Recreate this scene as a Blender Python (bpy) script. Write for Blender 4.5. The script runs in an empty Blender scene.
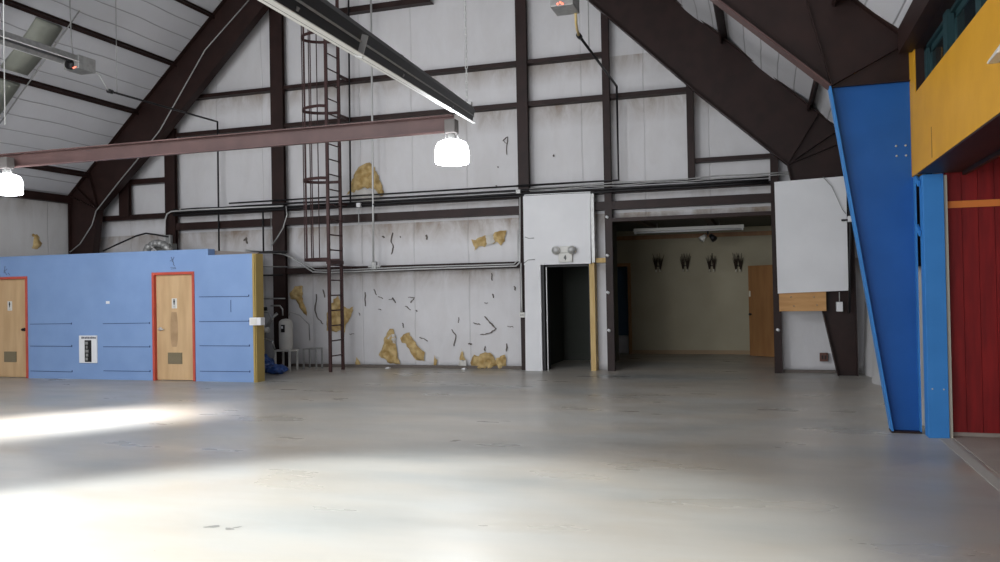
import bpy, bmesh, math, random
from mathutils import Vector, Matrix, noise, geometry
random.seed(7)
COL = bpy.context.scene.collection

# ------------------------------------------------------------------ camera
YAW, PITCH, ROLL, FPX, EYE = 0.310037, 0.011163, 0.01854, 827.7, 1.6
_cy, _sy, _cp, _sp = math.cos(YAW), math.sin(YAW), math.cos(PITCH), math.sin(PITCH)
_f = Vector((-_sy*_cp, _cy*_cp, _sp)); _r = Vector((_cy, _sy, 0)); _d = _f.cross(_r)
_c, _s = math.cos(ROLL), math.sin(ROLL)
CR = _c*_r + _s*_d; CD = -_s*_r + _c*_d; CF = _f
def ray(x, y): return CF + CR*((x-500)/FPX) + CD*((y-281)/FPX)
def onp(x, y, ax, v):
    """world point of a photo measurement on the plane axis=v"""
    q = ray(x, y); o = Vector((0, 0, EYE)); t = (v-o[ax])/q[ax]; return o + q*t
def PY(x, y, Y): return onp(x, y, 1, Y)
def PX(x, y, X): return onp(x, y, 0, X)

cam = bpy.data.cameras.new('camera'); co = bpy.data.objects.new('camera', cam); COL.objects.link(co)
cam.sensor_width = 36; cam.lens = FPX*36/1000; cam.clip_start = .05; cam.clip_end = 200
M3 = Matrix((CR, -CD, -CF)).transposed()
co.matrix_world = Matrix.Translation((0, 0, EYE)) @ M3.to_4x4()
bpy.context.scene.camera = co

# ------------------------------------------------------------------ materials
def mat(name, col, rough=.6, col2=None, nscale=3., namt=.5, bump=0., bscale=20., metal=0., stretch=None, emit=None, estr=0., spec=.3, detail=6.):
    m = bpy.data.materials.new(name); m.use_nodes = True; nt = m.node_tree; b = nt.nodes['Principled BSDF']
    b.inputs['Roughness'].default_value = rough; b.inputs['Metallic'].default_value = metal
    b.inputs['Specular IOR Level'].default_value = spec
    b.inputs['Base Color'].default_value = (*col, 1)
    N = nt.nodes.new; L = nt.links.new
    tc = N('ShaderNodeTexCoord'); mp = N('ShaderNodeMapping'); L(tc.outputs['Object'], mp.inputs[0])
    if stretch: mp.inputs['Scale'].default_value = stretch
    if col2:
        n = N('ShaderNodeTexNoise'); n.inputs['Scale'].default_value = nscale; n.inputs['Detail'].default_value = detail
        L(mp.outputs[0], n.inputs['Vector'])
        r = N('ShaderNodeValToRGB'); r.color_ramp.elements[0].position = .5-namt*.3; r.color_ramp.elements[1].position = .5+namt*.3
        r.color_ramp.elements[0].color = (*col, 1); r.color_ramp.elements[1].color = (*col2, 1)
        L(n.outputs['Fac'], r.inputs[0]); L(r.outputs[0], b.inputs['Base Color'])
    if bump:
        n2 = N('ShaderNodeTexNoise'); n2.inputs['Scale'].default_value = bscale; n2.inputs['Detail'].default_value = 5
        L(mp.outputs[0], n2.inputs['Vector'])
        bp = N('ShaderNodeBump'); bp.inputs['Strength'].default_value = bump; bp.inputs['Distance'].default_value = .02
        L(n2.outputs['Fac'], bp.inputs['Height']); L(bp.outputs[0], b.inputs['Normal'])
    if emit:
        b.inputs['Emission Color'].default_value = (*emit, 1); b.inputs['Emission Strength'].default_value = estr
    return m

def insulation_mat(name, axis, spacing, levels=(), base=(.66,.65,.655), line_w=.018, line_dark=.16, stain=.85, off=0.):
    """white vinyl faced insulation: facing seams and dirt streaks that hang below the rails"""
    m = bpy.data.materials.new(name); m.use_nodes = True; nt = m.node_tree; b = nt.nodes['Principled BSDF']
    b.inputs['Roughness'].default_value = .45; b.inputs['Specular IOR Level'].default_value = .35
    N = nt.nodes.new; L = nt.links.new
    def math_(op, a, bb=None, c=None, clamp=False):
        n = N('ShaderNodeMath'); n.operation = op; n.use_clamp = clamp
        for i, v in enumerate((a, bb, c)):
            if v is None: continue
            if isinstance(v, (int, float)): n.inputs[i].default_value = v
            else: L(v, n.inputs[i])
        return n.outputs[0]
    tc = N('ShaderNodeTexCoord'); sep = N('ShaderNodeSeparateXYZ'); L(tc.outputs['Object'], sep.inputs[0])
    A = sep.outputs[axis]; Z = sep.outputs['Z']
    wn = N('ShaderNodeTexNoise'); wn.inputs['Scale'].default_value = .8; L(tc.outputs['Object'], wn.inputs['Vector'])
    w = math_('MULTIPLY_ADD', wn.outputs['Fac'], .05, A)
    fr = math_('FRACT', math_('DIVIDE', math_('ADD', w, 100+off), spacing))
    dist = math_('MULTIPLY', math_('ABSOLUTE', math_('SUBTRACT', fr, .5)), spacing)
    ln = math_('SUBTRACT', 1., math_('DIVIDE', dist, line_w), clamp=True)
    n1 = N('ShaderNodeTexNoise'); n1.inputs['Scale'].default_value = .9; n1.inputs['Detail'].default_value = 7; L(tc.outputs['Object'], n1.inputs['Vector'])
    mp = N('ShaderNodeMapping'); mp.inputs['Scale'].default_value = (1, 1, .45); L(tc.outputs['Object'], mp.inputs[0])
    n2 = N('ShaderNodeTexNoise'); n2.inputs['Scale'].default_value = 2.6; n2.inputs['Detail'].default_value = 8; n2.inputs['Roughness'].default_value = .65; L(mp.outputs[0], n2.inputs['Vector'])
    n2.inputs['Distortion'].default_value = .6
    rp = N('ShaderNodeValToRGB'); rp.color_ramp.elements[0].position = .4; rp.color_ramp.elements[1].position = .75
    rp.color_ramp.elements[0].color = (0,0,0,1); rp.color_ramp.elements[1].color = (1,1,1,1); L(n2.outputs['Fac'], rp.inputs[0])
    tot = math_('MULTIPLY', rp.outputs[0], .16)
    for (z, h, k) in levels:
        t = math_('DIVIDE', math_('SUBTRACT', z, Z), h)            # 0 at the rail, 1 at h below
        fall = math_('SUBTRACT', 1., t, clamp=True)
        gate = math_('GREATER_THAN', t, -.05)
        nn = math_('MULTIPLY_ADD', n2.outputs['Fac'], 2.2, -.55, clamp=True)
        tot = math_('ADD', tot, math_('MULTIPLY', math_('MULTIPLY', math_('MULTIPLY', fall, gate), nn), k))
    tot = math_('MULTIPLY', tot, stain, clamp=True)
    c0 = N('ShaderNodeMixRGB'); c0.inputs[1].default_value = (*base, 1); c0.inputs[2].default_value = (base[0]*.86, base[1]*.86, base[2]*.87, 1); L(n1.outputs['Fac'], c0.inputs[0])
    c1 = N('ShaderNodeMixRGB'); L(tot, c1.inputs[0]); L(c0.outputs[0], c1.inputs[1]); c1.inputs[2].default_value = (.27,.215,.17,1)
    c2 = N('ShaderNodeMixRGB'); L(math_('MULTIPLY', ln, line_dark), c2.inputs[0]); L(c1.outputs[0], c2.inputs[1]); c2.inputs[2].default_value = (.12,.11,.11,1)
    L(c2.outputs[0], b.inputs['Base Color'])
    bp = N('ShaderNodeBump'); bp.inputs['Strength'].default_value = .35; bp.inputs['Distance'].default_value = .03
    h = math_('SUBTRACT', math_('MULTIPLY', n2.outputs['Fac'], .8), ln)
    L(h, bp.inputs['Height']); L(bp.outputs[0], b.inputs['Normal'])
    return m

BROWN = mat('dark_brown_steel', (.017,.0075,.0062), .5, (.025,.011,.009), 4, bump=.05, spec=.25)
RUST = mat('red_oxide_steel', (.078,.042,.039), .5, (.10,.055,.05), 3, bump=.05)
LADDER = mat('ladder_brown_steel', (.045,.019,.018), .5, (.06,.027,.025), 3)
WALLINS = insulation_mat('end_wall_vinyl', 'X', 1.22, ((6.12,.42,1.), (5.27,.5,1.1), (3.42,.2,.5), (3.04,.5,1.2), (2.04,.45,1.0)), off=.35)
ROOFINS = insulation_mat('roof_vinyl', 'X', .27, (), base=(.62,.62,.64), line_w=.012, line_dark=.7, stain=.3)
SIDEINS = insulation_mat('side_wall_vinyl', 'Y', 1.3, ((3.9,.5,.8),), base=(.64,.63,.62))
BLUEWALL = mat('pale_blue_paint', (.18,.285,.50), .55, (.2,.31,.53), 2, bump=.03)
BLUE = mat('blue_paint_shaded', (.008,.085,.31), .42, (.011,.095,.34), 3, bump=.03)  # darker copy of the blue, the column web's shading put into its colour
BLUEP = mat('blue_paint_lit', (.034,.195,.51), .45, (.04,.215,.55), 3)  # lighter copy for post and column flanges, the light on them put into colour
YELLOW = mat('yellow_paint', (.56,.275,.014), .5, (.62,.31,.02), 2.5, bump=.04)
REDW = mat('red_plank_paint', (.16,.004,.005), .55, (.24,.008,.008), 3, stretch=(6,1,.6), bump=.05)
ORANGE = mat('orange_trim_paint', (.68,.2,.04), .5)
DOORTRIM = mat('coral_red_trim', (.44,.07,.045), .45, (.5,.085,.055), 5)
DOORWOOD = mat('birch_door_veneer', (.47,.31,.16), .42, (.56,.38,.21), 2.5, stretch=(3,1,.4))
DARKWOOD = mat('oak_door_veneer', (.25,.12,.045), .45, (.31,.155,.06), 3, stretch=(3,3,.4))
HANDWEAR = mat('hand_grime', (.33,.215,.115), .6, (.41,.27,.15), 6)
LOUVRE = mat('olive_metal_louvre', (.17,.14,.085), .5)
PINE = mat('new_pine_wood', (.5,.34,.13), .6, (.58,.42,.19), 4, stretch=(6,6,.8), bump=.05)
PLY = mat('orange_plywood', (.46,.24,.09), .6, (.54,.3,.12), 3, stretch=(1,4,6), bump=.05)
WHITE = mat('white_paint', (.68,.68,.69), .5, (.72,.72,.73), 2)
CREAM = mat('cream_paint', (.6,.56,.46), .5)
OFFWHITE = mat('off_white_plastic', (.62,.61,.57), .4)
BLACK = mat('black_pipe', (.012,.011,.012), .45)
GREY = mat('galvanised_steel', (.3,.3,.29), .42, (.38,.38,.37), 12, metal=.5)
CONDUIT = mat('grey_conduit', (.5,.5,.49), .4, metal=.3)
HOODIN = mat('heater_hood_dark', (.010,.011,.012), .4, metal=.1, spec=.25)
HOODLIP = mat('heater_hood_aluminium', (.7,.69,.67), .45)
TUBE = mat('heater_tube_steel', (.16,.16,.17), .35, metal=.7)
WOOL = mat('yellow_glass_wool', (.36,.235,.085), .95, (.60,.45,.22), 7, bump=.9, bscale=30)
FLAP = mat('torn_vinyl_facing', (.5,.48,.44), .6, (.6,.58,.55), 6, bump=.3)
SCUFF = mat('dark_tear', (.14,.12,.105), .9)
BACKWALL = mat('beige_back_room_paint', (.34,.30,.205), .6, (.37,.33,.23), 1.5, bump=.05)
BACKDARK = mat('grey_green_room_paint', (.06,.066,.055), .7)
TEAL = mat('teal_window_paint', (.014,.042,.048), .5)
GLASS = mat('dark_window_glass', (.01,.014,.014), .06)
LAMPON = mat('glowing_lamp_glass', (.9,.9,.9), .3, emit=(.93,.96,1.), estr=14)
INDICATOR = mat('red_indicator', (.5,.05,.03), .4, emit=(1,.2,.12), estr=2.5)
SKYL = mat('grey_green_skylight', (.27,.28,.24), .4, (.31,.32,.27), 3)
BLUEBAG = mat('blue_plastic_wrap', (.015,.045,.17), .3, (.05,.11,.32), 14, bump=.5)
TANKW = mat('white_tank_enamel', (.5,.49,.46), .4, (.56,.55,.52), 6)
CONC = mat('outside_concrete', (.4,.38,.36), .8)
CONC2 = mat('dusty_concrete', (.30,.25,.215), .7, (.36,.31,.27), 2)
YHOSE = mat('yellow_gas_hose', (.6,.45,.2), .5)
YEDGE = mat('mustard_edge_paint', (.36,.26,.085), .55)
TWIG = mat('dark_dried_stems', (.035,.022,.014), .8)
JOIST = mat('dark_joist', (.05,.035,.025), .7)

def floor_mat():
    m = bpy.data.materials.new('sealed_concrete'); m.use_nodes = True; nt = m.node_tree; b = nt.nodes['Principled BSDF']
    N = nt.nodes.new; L = nt.links.new
    tc = N('ShaderNodeTexCoord')
    def nz(sc, det, rough, dist, st=(1,1,1), lo=.4, hi=.6):
        mp = N('ShaderNodeMapping'); mp.inputs['Scale'].default_value = st; L(tc.outputs['Object'], mp.inputs[0]); mp.inputs['Rotation'].default_value = (0,0,.35)
        n = N('ShaderNodeTexNoise'); n.inputs['Scale'].default_value = sc; n.inputs['Detail'].default_value = det
        n.inputs['Roughness'].default_value = rough; n.inputs['Distortion'].default_value = dist; L(mp.outputs[0], n.inputs['Vector'])
        r = N('ShaderNodeMapRange'); r.inputs['From Min'].default_value = lo; r.inputs['From Max'].default_value = hi; L(n.outputs['Fac'], r.inputs[0])
        return r.outputs[0]
    big = nz(.42, 4, .5, .3, (.6,1.1,1), lo=.42, hi=.62); mid = nz(1.2, 5, .5, .1, (.5,1.3,1), lo=.35, hi=.7); warm = nz(.5, 3, .5, .2, (.7,1,1), .4, .62); fine = nz(5, 4, .55, 0, (.35,1.4,1), lo=.3, hi=.7)
    def mix(f, a, c, k=1.):
        x = N('ShaderNodeMixRGB')
        if k != 1.:
            q = N('ShaderNodeMath'); q.operation = 'MULTIPLY'; q.inputs[1].default_value = k; L(f, q.inputs[0]); f = q.outputs[0]
        L(f, x.inputs[0])
        for i, v in ((1, a), (2, c)):
            if isinstance(v, tuple): x.inputs[i].default_value = (*v, 1)
            else: L(v, x.inputs[i])
        return x.outputs[0]
    c = mix(big, (.44,.41,.36), (.22,.24,.24), .85)
    c = mix(warm, c, (.42,.35,.27), .65)
    c = mix(mid, c, (.33,.335,.325), .4)
    c = mix(fine, c, (.46,.45,.43), .16)
    L(c, b.inputs['Base Color'])
    r = N('ShaderNodeMapRange'); r.inputs['To Min'].default_value = .27; r.inputs['To Max'].default_value = .45; L(mid, r.inputs[0]); L(r.outputs[0], b.inputs['Roughness'])
    b.inputs['Specular IOR Level'].default_value = .6
    bp = N('ShaderNodeBump'); bp.inputs['Strength'].default_value = .03; bp.inputs['Distance'].default_value = .01; L(fine, bp.inputs['Height']); L(bp.outputs[0], b.inputs['Normal'])
    return m
FLOOR = floor_mat()

# ------------------------------------------------------------------ mesh helper
class MB:
    def __init__(s): s.v = []; s.f = []; s.smooth = set()
    def add(s, vs, fs, smooth=False):
        o = len(s.v); s.v += [tuple(v) for v in vs]
        for f in fs:
            if smooth: s.smooth.add(len(s.f))
            s.f.append(tuple(i+o for i in f))
        return s
    def box(s, a, b):
        x0, y0, z0 = (min(a[i], b[i]) for i in range(3)); x1, y1, z1 = (max(a[i], b[i]) for i in range(3))
        return s.add([(x0,y0,z0),(x1,y0,z0),(x1,y1,z0),(x0,y1,z0),(x0,y0,z1),(x1,y0,z1),(x1,y1,z1),(x0,y1,z1)],
                     [(0,3,2,1),(4,5,6,7),(0,1,5,4),(1,2,6,5),(2,3,7,6),(3,0,4,7)])
    def hexa(s, p):
        return s.add(p, [(0,3,2,1),(4,5,6,7),(0,1,5,4),(1,2,6,5),(2,3,7,6),(3,0,4,7)])
    def bar(s, a, b, w, h, up=(0,0,1)):
        """box of width w and height h along a->b"""
        a = Vector(a); b = Vector(b); d = (b-a).normalized(); u = Vector(up); sd = d.cross(u)
        if sd.length < 1e-4: sd = d.cross(Vector((1,0,0)))
        sd.normalize(); u = sd.cross(d).normalized(); sd *= w/2; u *= h/2
        return s.hexa([a-sd-u, a+sd-u, b+sd-u, b-sd-u, a-sd+u, a+sd+u, b+sd+u, b-sd+u])
    def prism(s, poly, y0, y1):
        """XZ outline pushed from y0 to y1"""
        n = len(poly)
        return s.add([(x, y0, z) for x, z in poly]+[(x, y1, z) for x, z in poly],
                     [tuple(range(n)), tuple(range(2*n-1, n-1, -1))]+[(i, i+n, (i+1) % n+n, (i+1) % n) for i in range(n)])
    def prismx(s, poly, x0, x1):
        n = len(poly)
        return s.add([(x0, y, z) for y, z in poly]+[(x1, y, z) for y, z in poly],
                     [tuple(range(n)), tuple(range(2*n-1, n-1, -1))]+[(i, i+n, (i+1) % n+n, (i+1) % n) for i in range(n)])
    def tube(s, pts, r, seg=10, cap=True):
        pts = [Vector(p) for p in pts]; n = len(pts); vs = []; fs = []; prev = None
        rr = r if isinstance(r, (list, tuple)) else [r]*n
        for i, p in enumerate(pts):
            t = ((pts[min(i+1, n-1)]-p).normalized()+(p-pts[max(i-1, 0)]).normalized())
            t = t.normalized() if t.length > 1e-6 else Vector((0,0,1))
            if prev is None:
                a = t.cross(Vector((0,0,1)))
                if a.length < 1e-3: a = t.cross(Vector((1,0,0)))
            else: a = prev - t*prev.dot(t)
            a.normalize(); prev = a; b = t.cross(a)
            for k in range(seg):
                g = 2*math.pi*k/seg; vs.append(p+(a*math.cos(g)+b*math.sin(g))*rr[i])
        for i in range(n-1):
            for k in range(seg):
                k2 = (k+1) % seg; fs.append((i*seg+k, i*seg+k2, (i+1)*seg+k2, (i+1)*seg+k))
        if cap: fs.append(tuple(range(seg-1, -1, -1))); fs.append(tuple((n-1)*seg+k for k in range(seg)))
        return s.add(vs, fs, True)
    def lathe(s, c, prof, seg=28):
        """prof: list of (radius, z)"""
        c = Vector(c); vs = []; fs = []; n = len(prof)
        for r, z in prof:
            for k in range(seg):
                g = 2*math.pi*k/seg; vs.append(c+Vector((r*math.cos(g), r*math.sin(g), z)))
        for i in range(n-1):
            for k in range(seg):
                k2 = (k+1) % seg; fs.append((i*seg+k, i*seg+k2, (i+1)*seg+k2, (i+1)*seg+k))
        fs.append(tuple(range(seg-1, -1, -1))); fs.append(tuple((n-1)*seg+k for k in range(seg)))
        return s.add(vs, fs, True)
    def build(s, name, m, parent=None, bevel=0.):
        me = bpy.data.meshes.new(name); me.from_pydata(s.v, [], s.f); me.update()
        for i in s.smooth: me.polygons[i].use_smooth = True
        bm = bmesh.new(); bm.from_mesh(me); bmesh.ops.recalc_face_normals(bm, faces=bm.faces); bm.to_mesh(me); bm.free()
        me.materials.append(m); o = bpy.data.objects.new(name, me); COL.objects.link(o)
        if parent is not None:
            o.parent = parent; o.matrix_parent_inverse = parent_world(parent).inverted()
        if bevel:
            b = o.modifiers.new('bevel', 'BEVEL'); b.width = bevel; b.segments = 2; b.limit_method = 'ANGLE'
        return o
def parent_world(p):
    m = p.matrix_basis.copy(); q = p
    while q.parent is not None:
        m = q.parent.matrix_basis @ q.matrix_parent_inverse @ m; q = q.parent
    return m
def tag(o, label=None, cat=None, group=None, kind=None):
    if label: o['label'] = label
    if cat: o['category'] = cat
    if group: o['group'] = group
    if kind: o['kind'] = kind
    return o
def thing(name, loc, label, cat, group=None, kind=None):
    o = bpy.data.objects.new(name, None); o.empty_display_size = .1; COL.objects.link(o); o.location = loc
    return tag(o, label, cat, group, kind)
def arc(a, b, sag, n=10):
    a = Vector(a); b = Vector(b); return [a.lerp(b, i/n)-Vector((0,0,sag*4*(i/n)*(1-i/n))) for i in range(n+1)]

# ------------------------------------------------------------------ dimensions
XL, XR, XC, YE, YF = -15.75, 1.75, -7.0, 16.1, -6.0     # side walls, ridge, end wall, front wall
SL = .937
def roofz(x): return 4.0+SL*(x-XL) if x < XC else 4.0+SL*(XR-x)
RIDGE = roofz(XC)

# ------------------------------------------------------------------ floor
FL = tag(MB().box((-17, YF-.2, -.15), (6.5, 21.5, 0)).build('floor', FLOOR), kind='structure')
fm_ = MB()
for (cx_, cy_, rx, ry, an) in ((-3.68,4.86,.055,.028,.5),(-3.53,4.84,.04,.022,-.3),(-3.50,4.89,.03,.012,.8)):
    n = 18; vs = [(cx_, cy_, .001)]
    for k in range(n):
        g = 2*math.pi*k/n; r_ = 1+.18*math.sin(3*g+cx_*9)+.1*math.sin(7*g)
        u = rx*r_*math.cos(g); v = ry*r_*math.sin(g); vs.append((cx_+u*math.cos(an)-v*math.sin(an), cy_+u*math.sin(an)+v*math.cos(an), .001))
    fm_.add(vs, [(0, 1+k, 1+(k+1) % n) for k in range(n)])
fm_.build('dark_smudge', mat('floor_smudge', (.2,.19,.17), .4), FL)

# end wall: pillowed vinyl between rails, openings left out
def frange(a, b, st):
    n = max(1, int(round((b-a)/st))); return [a+(b-a)*i/n for i in range(n)]
OPEN = [(-4.2, -3.24, -.01, 2.09), (-2.86, .2, -.01, 2.93)]
def wall_end():
    bx = [XL-.15, -4.2, -3.24, -2.86, .2, XR+.15]; bz = [0, 2.09, 2.93, 12.4]
    xs = []; zs = []
    for a, b in zip(bx, bx[1:]): xs += frange(a, b, .14)
    for a, b in zip(bz, bz[1:]): zs += frange(a, b, .14)
    xs.append(bx[-1]); zs.append(bz[-1])
    rails = [0, 2.1, 3.13, 3.5, 5.32, 6.17, 8.2, 12.4]
    def y(x, z):
        for a, b in zip(rails, rails[1:]):
            if a <= z <= b:
                t = (z-a)/(b-a); e = math.sin(math.pi*t); break
        else: e = 0
        k = abs(math.sin(math.pi*(x+.35)/1.22))
        return YE - .022*e*(.5+.5*k) - .012*noise.noise(Vector((x*1.3, z*.5, 0)))*e
    V = []; F = []; idx = {}
    def vid(i, j):
        if (i, j) not in idx:
            x = xs[i]; z = min(zs[j], roofz(max(XL, min(XR, x)))+.25); idx[(i, j)] = len(V); V.append((x, y(x, z), z))
        return idx[(i, j)]
    for i in range(len(xs)-1):
        for j in range(len(zs)-1):
            cx = (xs[i]+xs[i+1])/2; cz = (zs[j]+zs[j+1])/2
            if any(a < cx < b and c < cz < d for a, b, c, d in OPEN): continue
            if zs[j] > roofz(max(XL, min(XR, cx)))+.2: continue
            F.append((vid(i, j), vid(i+1, j), vid(i+1, j+1), vid(i, j+1)))
    me = bpy.data.meshes.new('wall_end'); me.from_pydata(V, [], F); me.update()
    for p in me.polygons: p.use_smooth = True
    me.materials.append(WALLINS); o = bpy.data.objects.new('wall_end', me); COL.objects.link(o)
    s = o.modifiers.new('thick', 'SOLIDIFY'); s.thickness = .12; s.offset = -1
    return tag(o, kind='structure')
WE = wall_end()
# dark scuffs and slits in the facing of the end wall
def z6(x, y): return (230+x/4, 250+y/4)
def z9(x, y): return (460+x/4, 250+y/4)
def z5(x, y): return (230+x/4, 130+y/4)
def z8(x, y): return (460+x/4, 130+y/4)
strokes = [(z6,[(575,155),(585,180)],3),(z6,[(590,185),(610,195)],3),(z6,[(635,200),(650,193),(662,210)],3),(z6,[(650,190),(660,212)],2),
 (z6,[(712,190),(735,192),(722,212)],4),(z6,[(700,225),(722,240)],3),(z6,[(540,168),(541,225)],4),(z6,[(346,178),(338,235),(350,270),(372,297)],4),
 (z6,[(372,160),(378,190)],4),(z6,[(885,318),(902,345),(895,385)],3),(z6,[(758,348),(790,365)],3),(z6,[(973,292),(1000,299)],3),(z6,[(953,374),(967,377)],4),
 (z6,[(913,270),(913,292)],2),(z6,[(478,338),(496,336)],3),(z6,[(690,290),(692,312)],3),(z6,[(515,250),(518,262)],2),(z6,[(592,237),(605,240)],2),(z6,[(742,240),(748,247)],3),
 (z9,[(95,265),(120,290),(145,315)],5),(z9,[(145,315),(115,335),(80,338)],4),(z9,[(53,291),(76,297)],3),(z9,[(95,210),(111,211)],3),(z9,[(187,376),(184,406)],5),
 (z9,[(33,373),(47,378)],5),(z9,[(190,304),(212,309)],3),(z9,[(127,92),(128,122)],3),(z9,[(130,176),(132,192)],4),(z9,[(217,146),(221,162)],4),(z9,[(98,385),(99,405)],4),
 (z5,[(650,408),(642,440),(652,468),(644,497)],4),(z5,[(608,428),(616,428)],6),(z5,[(55,445),(62,430),(68,455)],8),(z5,[(785,420),(787,440)],7),(z5,[(680,425),(683,430)],3),
 (z8,[(170,42),(190,28),(186,98)],3),(z8,[(172,40),(188,60)],3),(z8,[(150,147),(152,150)],5),(z8,[(142,220),(146,226)],5),(z8,[(373,101),(377,104)],6)]
sc = MB()
for zf, pts, w in strokes:
    P = [PY(*zf(*p), YE-.045) for p in pts]; Q = []
    for a, b in zip(P, P[1:]):
        for k in range(4): Q.append(a.lerp(b, k/4)+Vector((random.uniform(-.012,.012), 0, random.uniform(-.012,.012))))
    Q.append(P[-1])
    rr = [max(.004, w*.0021*random.uniform(.4,1.2)) for _ in Q]; rr[0] = rr[-1] = .004
    n = len(Q); vs = []
    for i, q in enumerate(Q):
        t = (Q[min(i+1,n-1)]-Q[max(i-1,0)]).normalized(); s_ = Vector((-t.z, 0, t.x))
        vs += [q+s_*rr[i]*1.2, q+s_*-rr[i]*1.2, q+s_*rr[i]+Vector((0,.03,0)), q-s_*rr[i]+Vector((0,.03,0))]
    fs = []
    for i in range(n-1):
        o = i*4; fs += [(o, o+1, o+5, o+4), (o, o+4, o+6, o+2), (o+1, o+3, o+7, o+5)]
    sc.add(vs, fs)
tag(sc.build('scuff_marks', SCUFF, WE), kind='stuff')

# side walls
tag(MB().box((XL-.15, YF, 0), (XL, YE, 4.15)).build('wall_left', SIDEINS), kind='structure')
# right wall: the vinyl bags out near the floor
wr = MB(); ys = [9.85+i*.12 for i in range(53)]; zs = [i*.16 for i in range(27)]; V = []; F = []
for yy in ys:
    for zz in zs:
        e = max(0, 1-zz/2.6)
        b = .13*e*abs(math.sin((yy-.2)*2.3))**.6+.05*e*noise.noise(Vector((yy*3, zz*2.5, 0)))
        V.append((XR-b, yy, min(zz, 4.15)))
for i in range(len(ys)-1):
    for j in range(len(zs)-1):
        a = i*len(zs)+j; F.append((a, a+len(zs), a+len(zs)+1, a+1))
wr.add(V, F, True); wr.box((XR, 9.8, 0), (XR+.12, YE, 4.15))
tag(wr.build('wall_right', SIDEINS), kind='structure')
tag(MB().box((-17, YF-.15, 0), (-13, YF, 6)).box((-1.0, YF-.15, 0), (6.5, YF, 6)).box((-17, YF-.15, 4.6), (6.5, YF, 12.5)).build('wall_front', WHITE), kind='structure')

# roof: two slopes with pillows between purlins and a skylight strip in the left one
PURL_L = [-15.17, -13.72, -12.66, -11.62, -10.5, -9.3, -8.1]
PURL_R = [1.45, .88, -.57, -1.7, -2.9, -4.1, -5.3, -6.3]
def slope(name, purl, side):
    edge = [XL-.1]+purl+[XC] if side < 0 else [XR+.1]+purl+[XC]
    cols = []
    for a, b in zip(edge, edge[1:]): cols += [(a+(b-a)*i/7, i/7) for i in range(7)]
    cols.append((XC, 0.))
    ys = [YF+i*.25 for i in range(int((YE-YF)/.25)+2)]
    V = []; F = []
    for x, t in cols:
        for yy in ys:
            amp = .04 if side < 0 else (.11 if yy > 10 else .03)
            e = math.sin(math.pi*t)*amp*(1+.8*noise.noise(Vector((x*.8, yy*.9, 3*side))))
            V.append((x+(e*SL*.7 if side < 0 else -e*SL*.7), yy, roofz(x)-e*.73))
    n = len(ys)
    for i in range(len(cols)-1):
        for j in range(n-1):
            cx = (cols[i][0]+cols[i+1][0])/2; F.append((i*n+j, i*n+j+1, (i+1)*n+j+1, (i+1)*n+j))
    me = bpy.data.meshes.new(name); me.from_pydata(V, [], F); me.update()
    for p in me.polygons: p.use_smooth = True
    me.materials.append(ROOFINS); o = bpy.data.objects.new(name, me); COL.objects.link(o)
    s = o.modifiers.new('thick', 'SOLIDIFY'); s.thickness = .12; s.offset = 1 if side < 0 else -1
    bm = bmesh.new(); bm.from_mesh(me); bmesh.ops.recalc_face_normals(bm, faces=bm.faces); bm.to_mesh(me); bm.free()
    # face up or down, the thickness goes outwards
    if me.polygons[0].normal.z > 0: s.offset = 1
    else: s.offset = -1
    return tag(o, kind='structure')
RL = slope('ceiling', PURL_L, -1)
RR_ = slope('ceiling', PURL_R, 1)
# translucent panel strip lying on the underside of the left slope
def on_roof_left(x, y, dn): return (x+dn*.68, y, roofz(x)-dn*.73)
k = 0
for (xa, xb) in ((-15.05,-13.8),(-13.62,-12.74)):
    k += 1; m = MB(); n = 10
    vs = []
    for i in range(n+1):
        x = xa+(xb-xa)*i/n; b_ = .075+.03*math.sin(math.pi*i/n)
        for yy in (11.93, 12.5):
            vs.append(on_roof_left(x, yy, b_)); vs.append(on_roof_left(x, yy, b_-.09))
    fs = []
    for i in range(n):
        o = i*4; fs += [(o, o+4, o+6, o+2), (o+1, o+3, o+7, o+5), (o, o+1, o+5, o+4), (o+2, o+6, o+7, o+3)]
    fs += [(0,2,3,1), (n*4, n*4+1, n*4+3, n*4+2)]
    m.add(vs, fs, True)
    tag(m.build('skylight_panel', SKYL), 'greyish green skylight panel in the left roof slope, '+('below' if k == 1 else 'above')+' the hanging heater', 'skylight', 'skylight panels in the left roof slope')

# purlins: Z shaped rails under the roof
def purlin(x, side, label, y0=YF, y1=YE-.02, size=.11):
    z = roofz(x); nx = -side*SL/math.hypot(1, SL); nz = -1/math.hypot(1, SL)   # towards the room
    tx = 1/math.hypot(1, SL); tz = -side*SL/math.hypot(1, SL)                   # down the slope on the right
    if side < 0: tx = -tx; tz = -abs(tz)
    poly = []
    for u, v in ((-.035,.0),(-.035,.02),(-.006,.02),(-.006,size),(.045,size),(.045,size+.012),(.006+.0,size+.012),(.006,.0)):
        poly.append((x+tx*u+nx*v, z+tz*u+nz*v))
    return tag(MB().prism(poly, y0, y1).build('roof_purlin', BROWN), label, 'purlin', 'roof purlins')
WL = ['lowest, just above the eave', 'second from the eave', 'third from the eave', 'fourth from the eave']
for i, x in enumerate(PURL_L[:4]):
    purlin(x, -1, 'dark steel roof purlin on the left slope, '+WL[i], 'purlin')if False else purlin(x, -1, 'dark steel roof purlin on the left slope, '+WL[i])
for i, x in enumerate(PURL_R[1:5]):
    purlin(x, 1, 'dark steel purlin seen between the two right rafters, '+['nearest the eave','second up from the eave','third up from the eave','highest up the slope'][i], size=.17)
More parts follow.
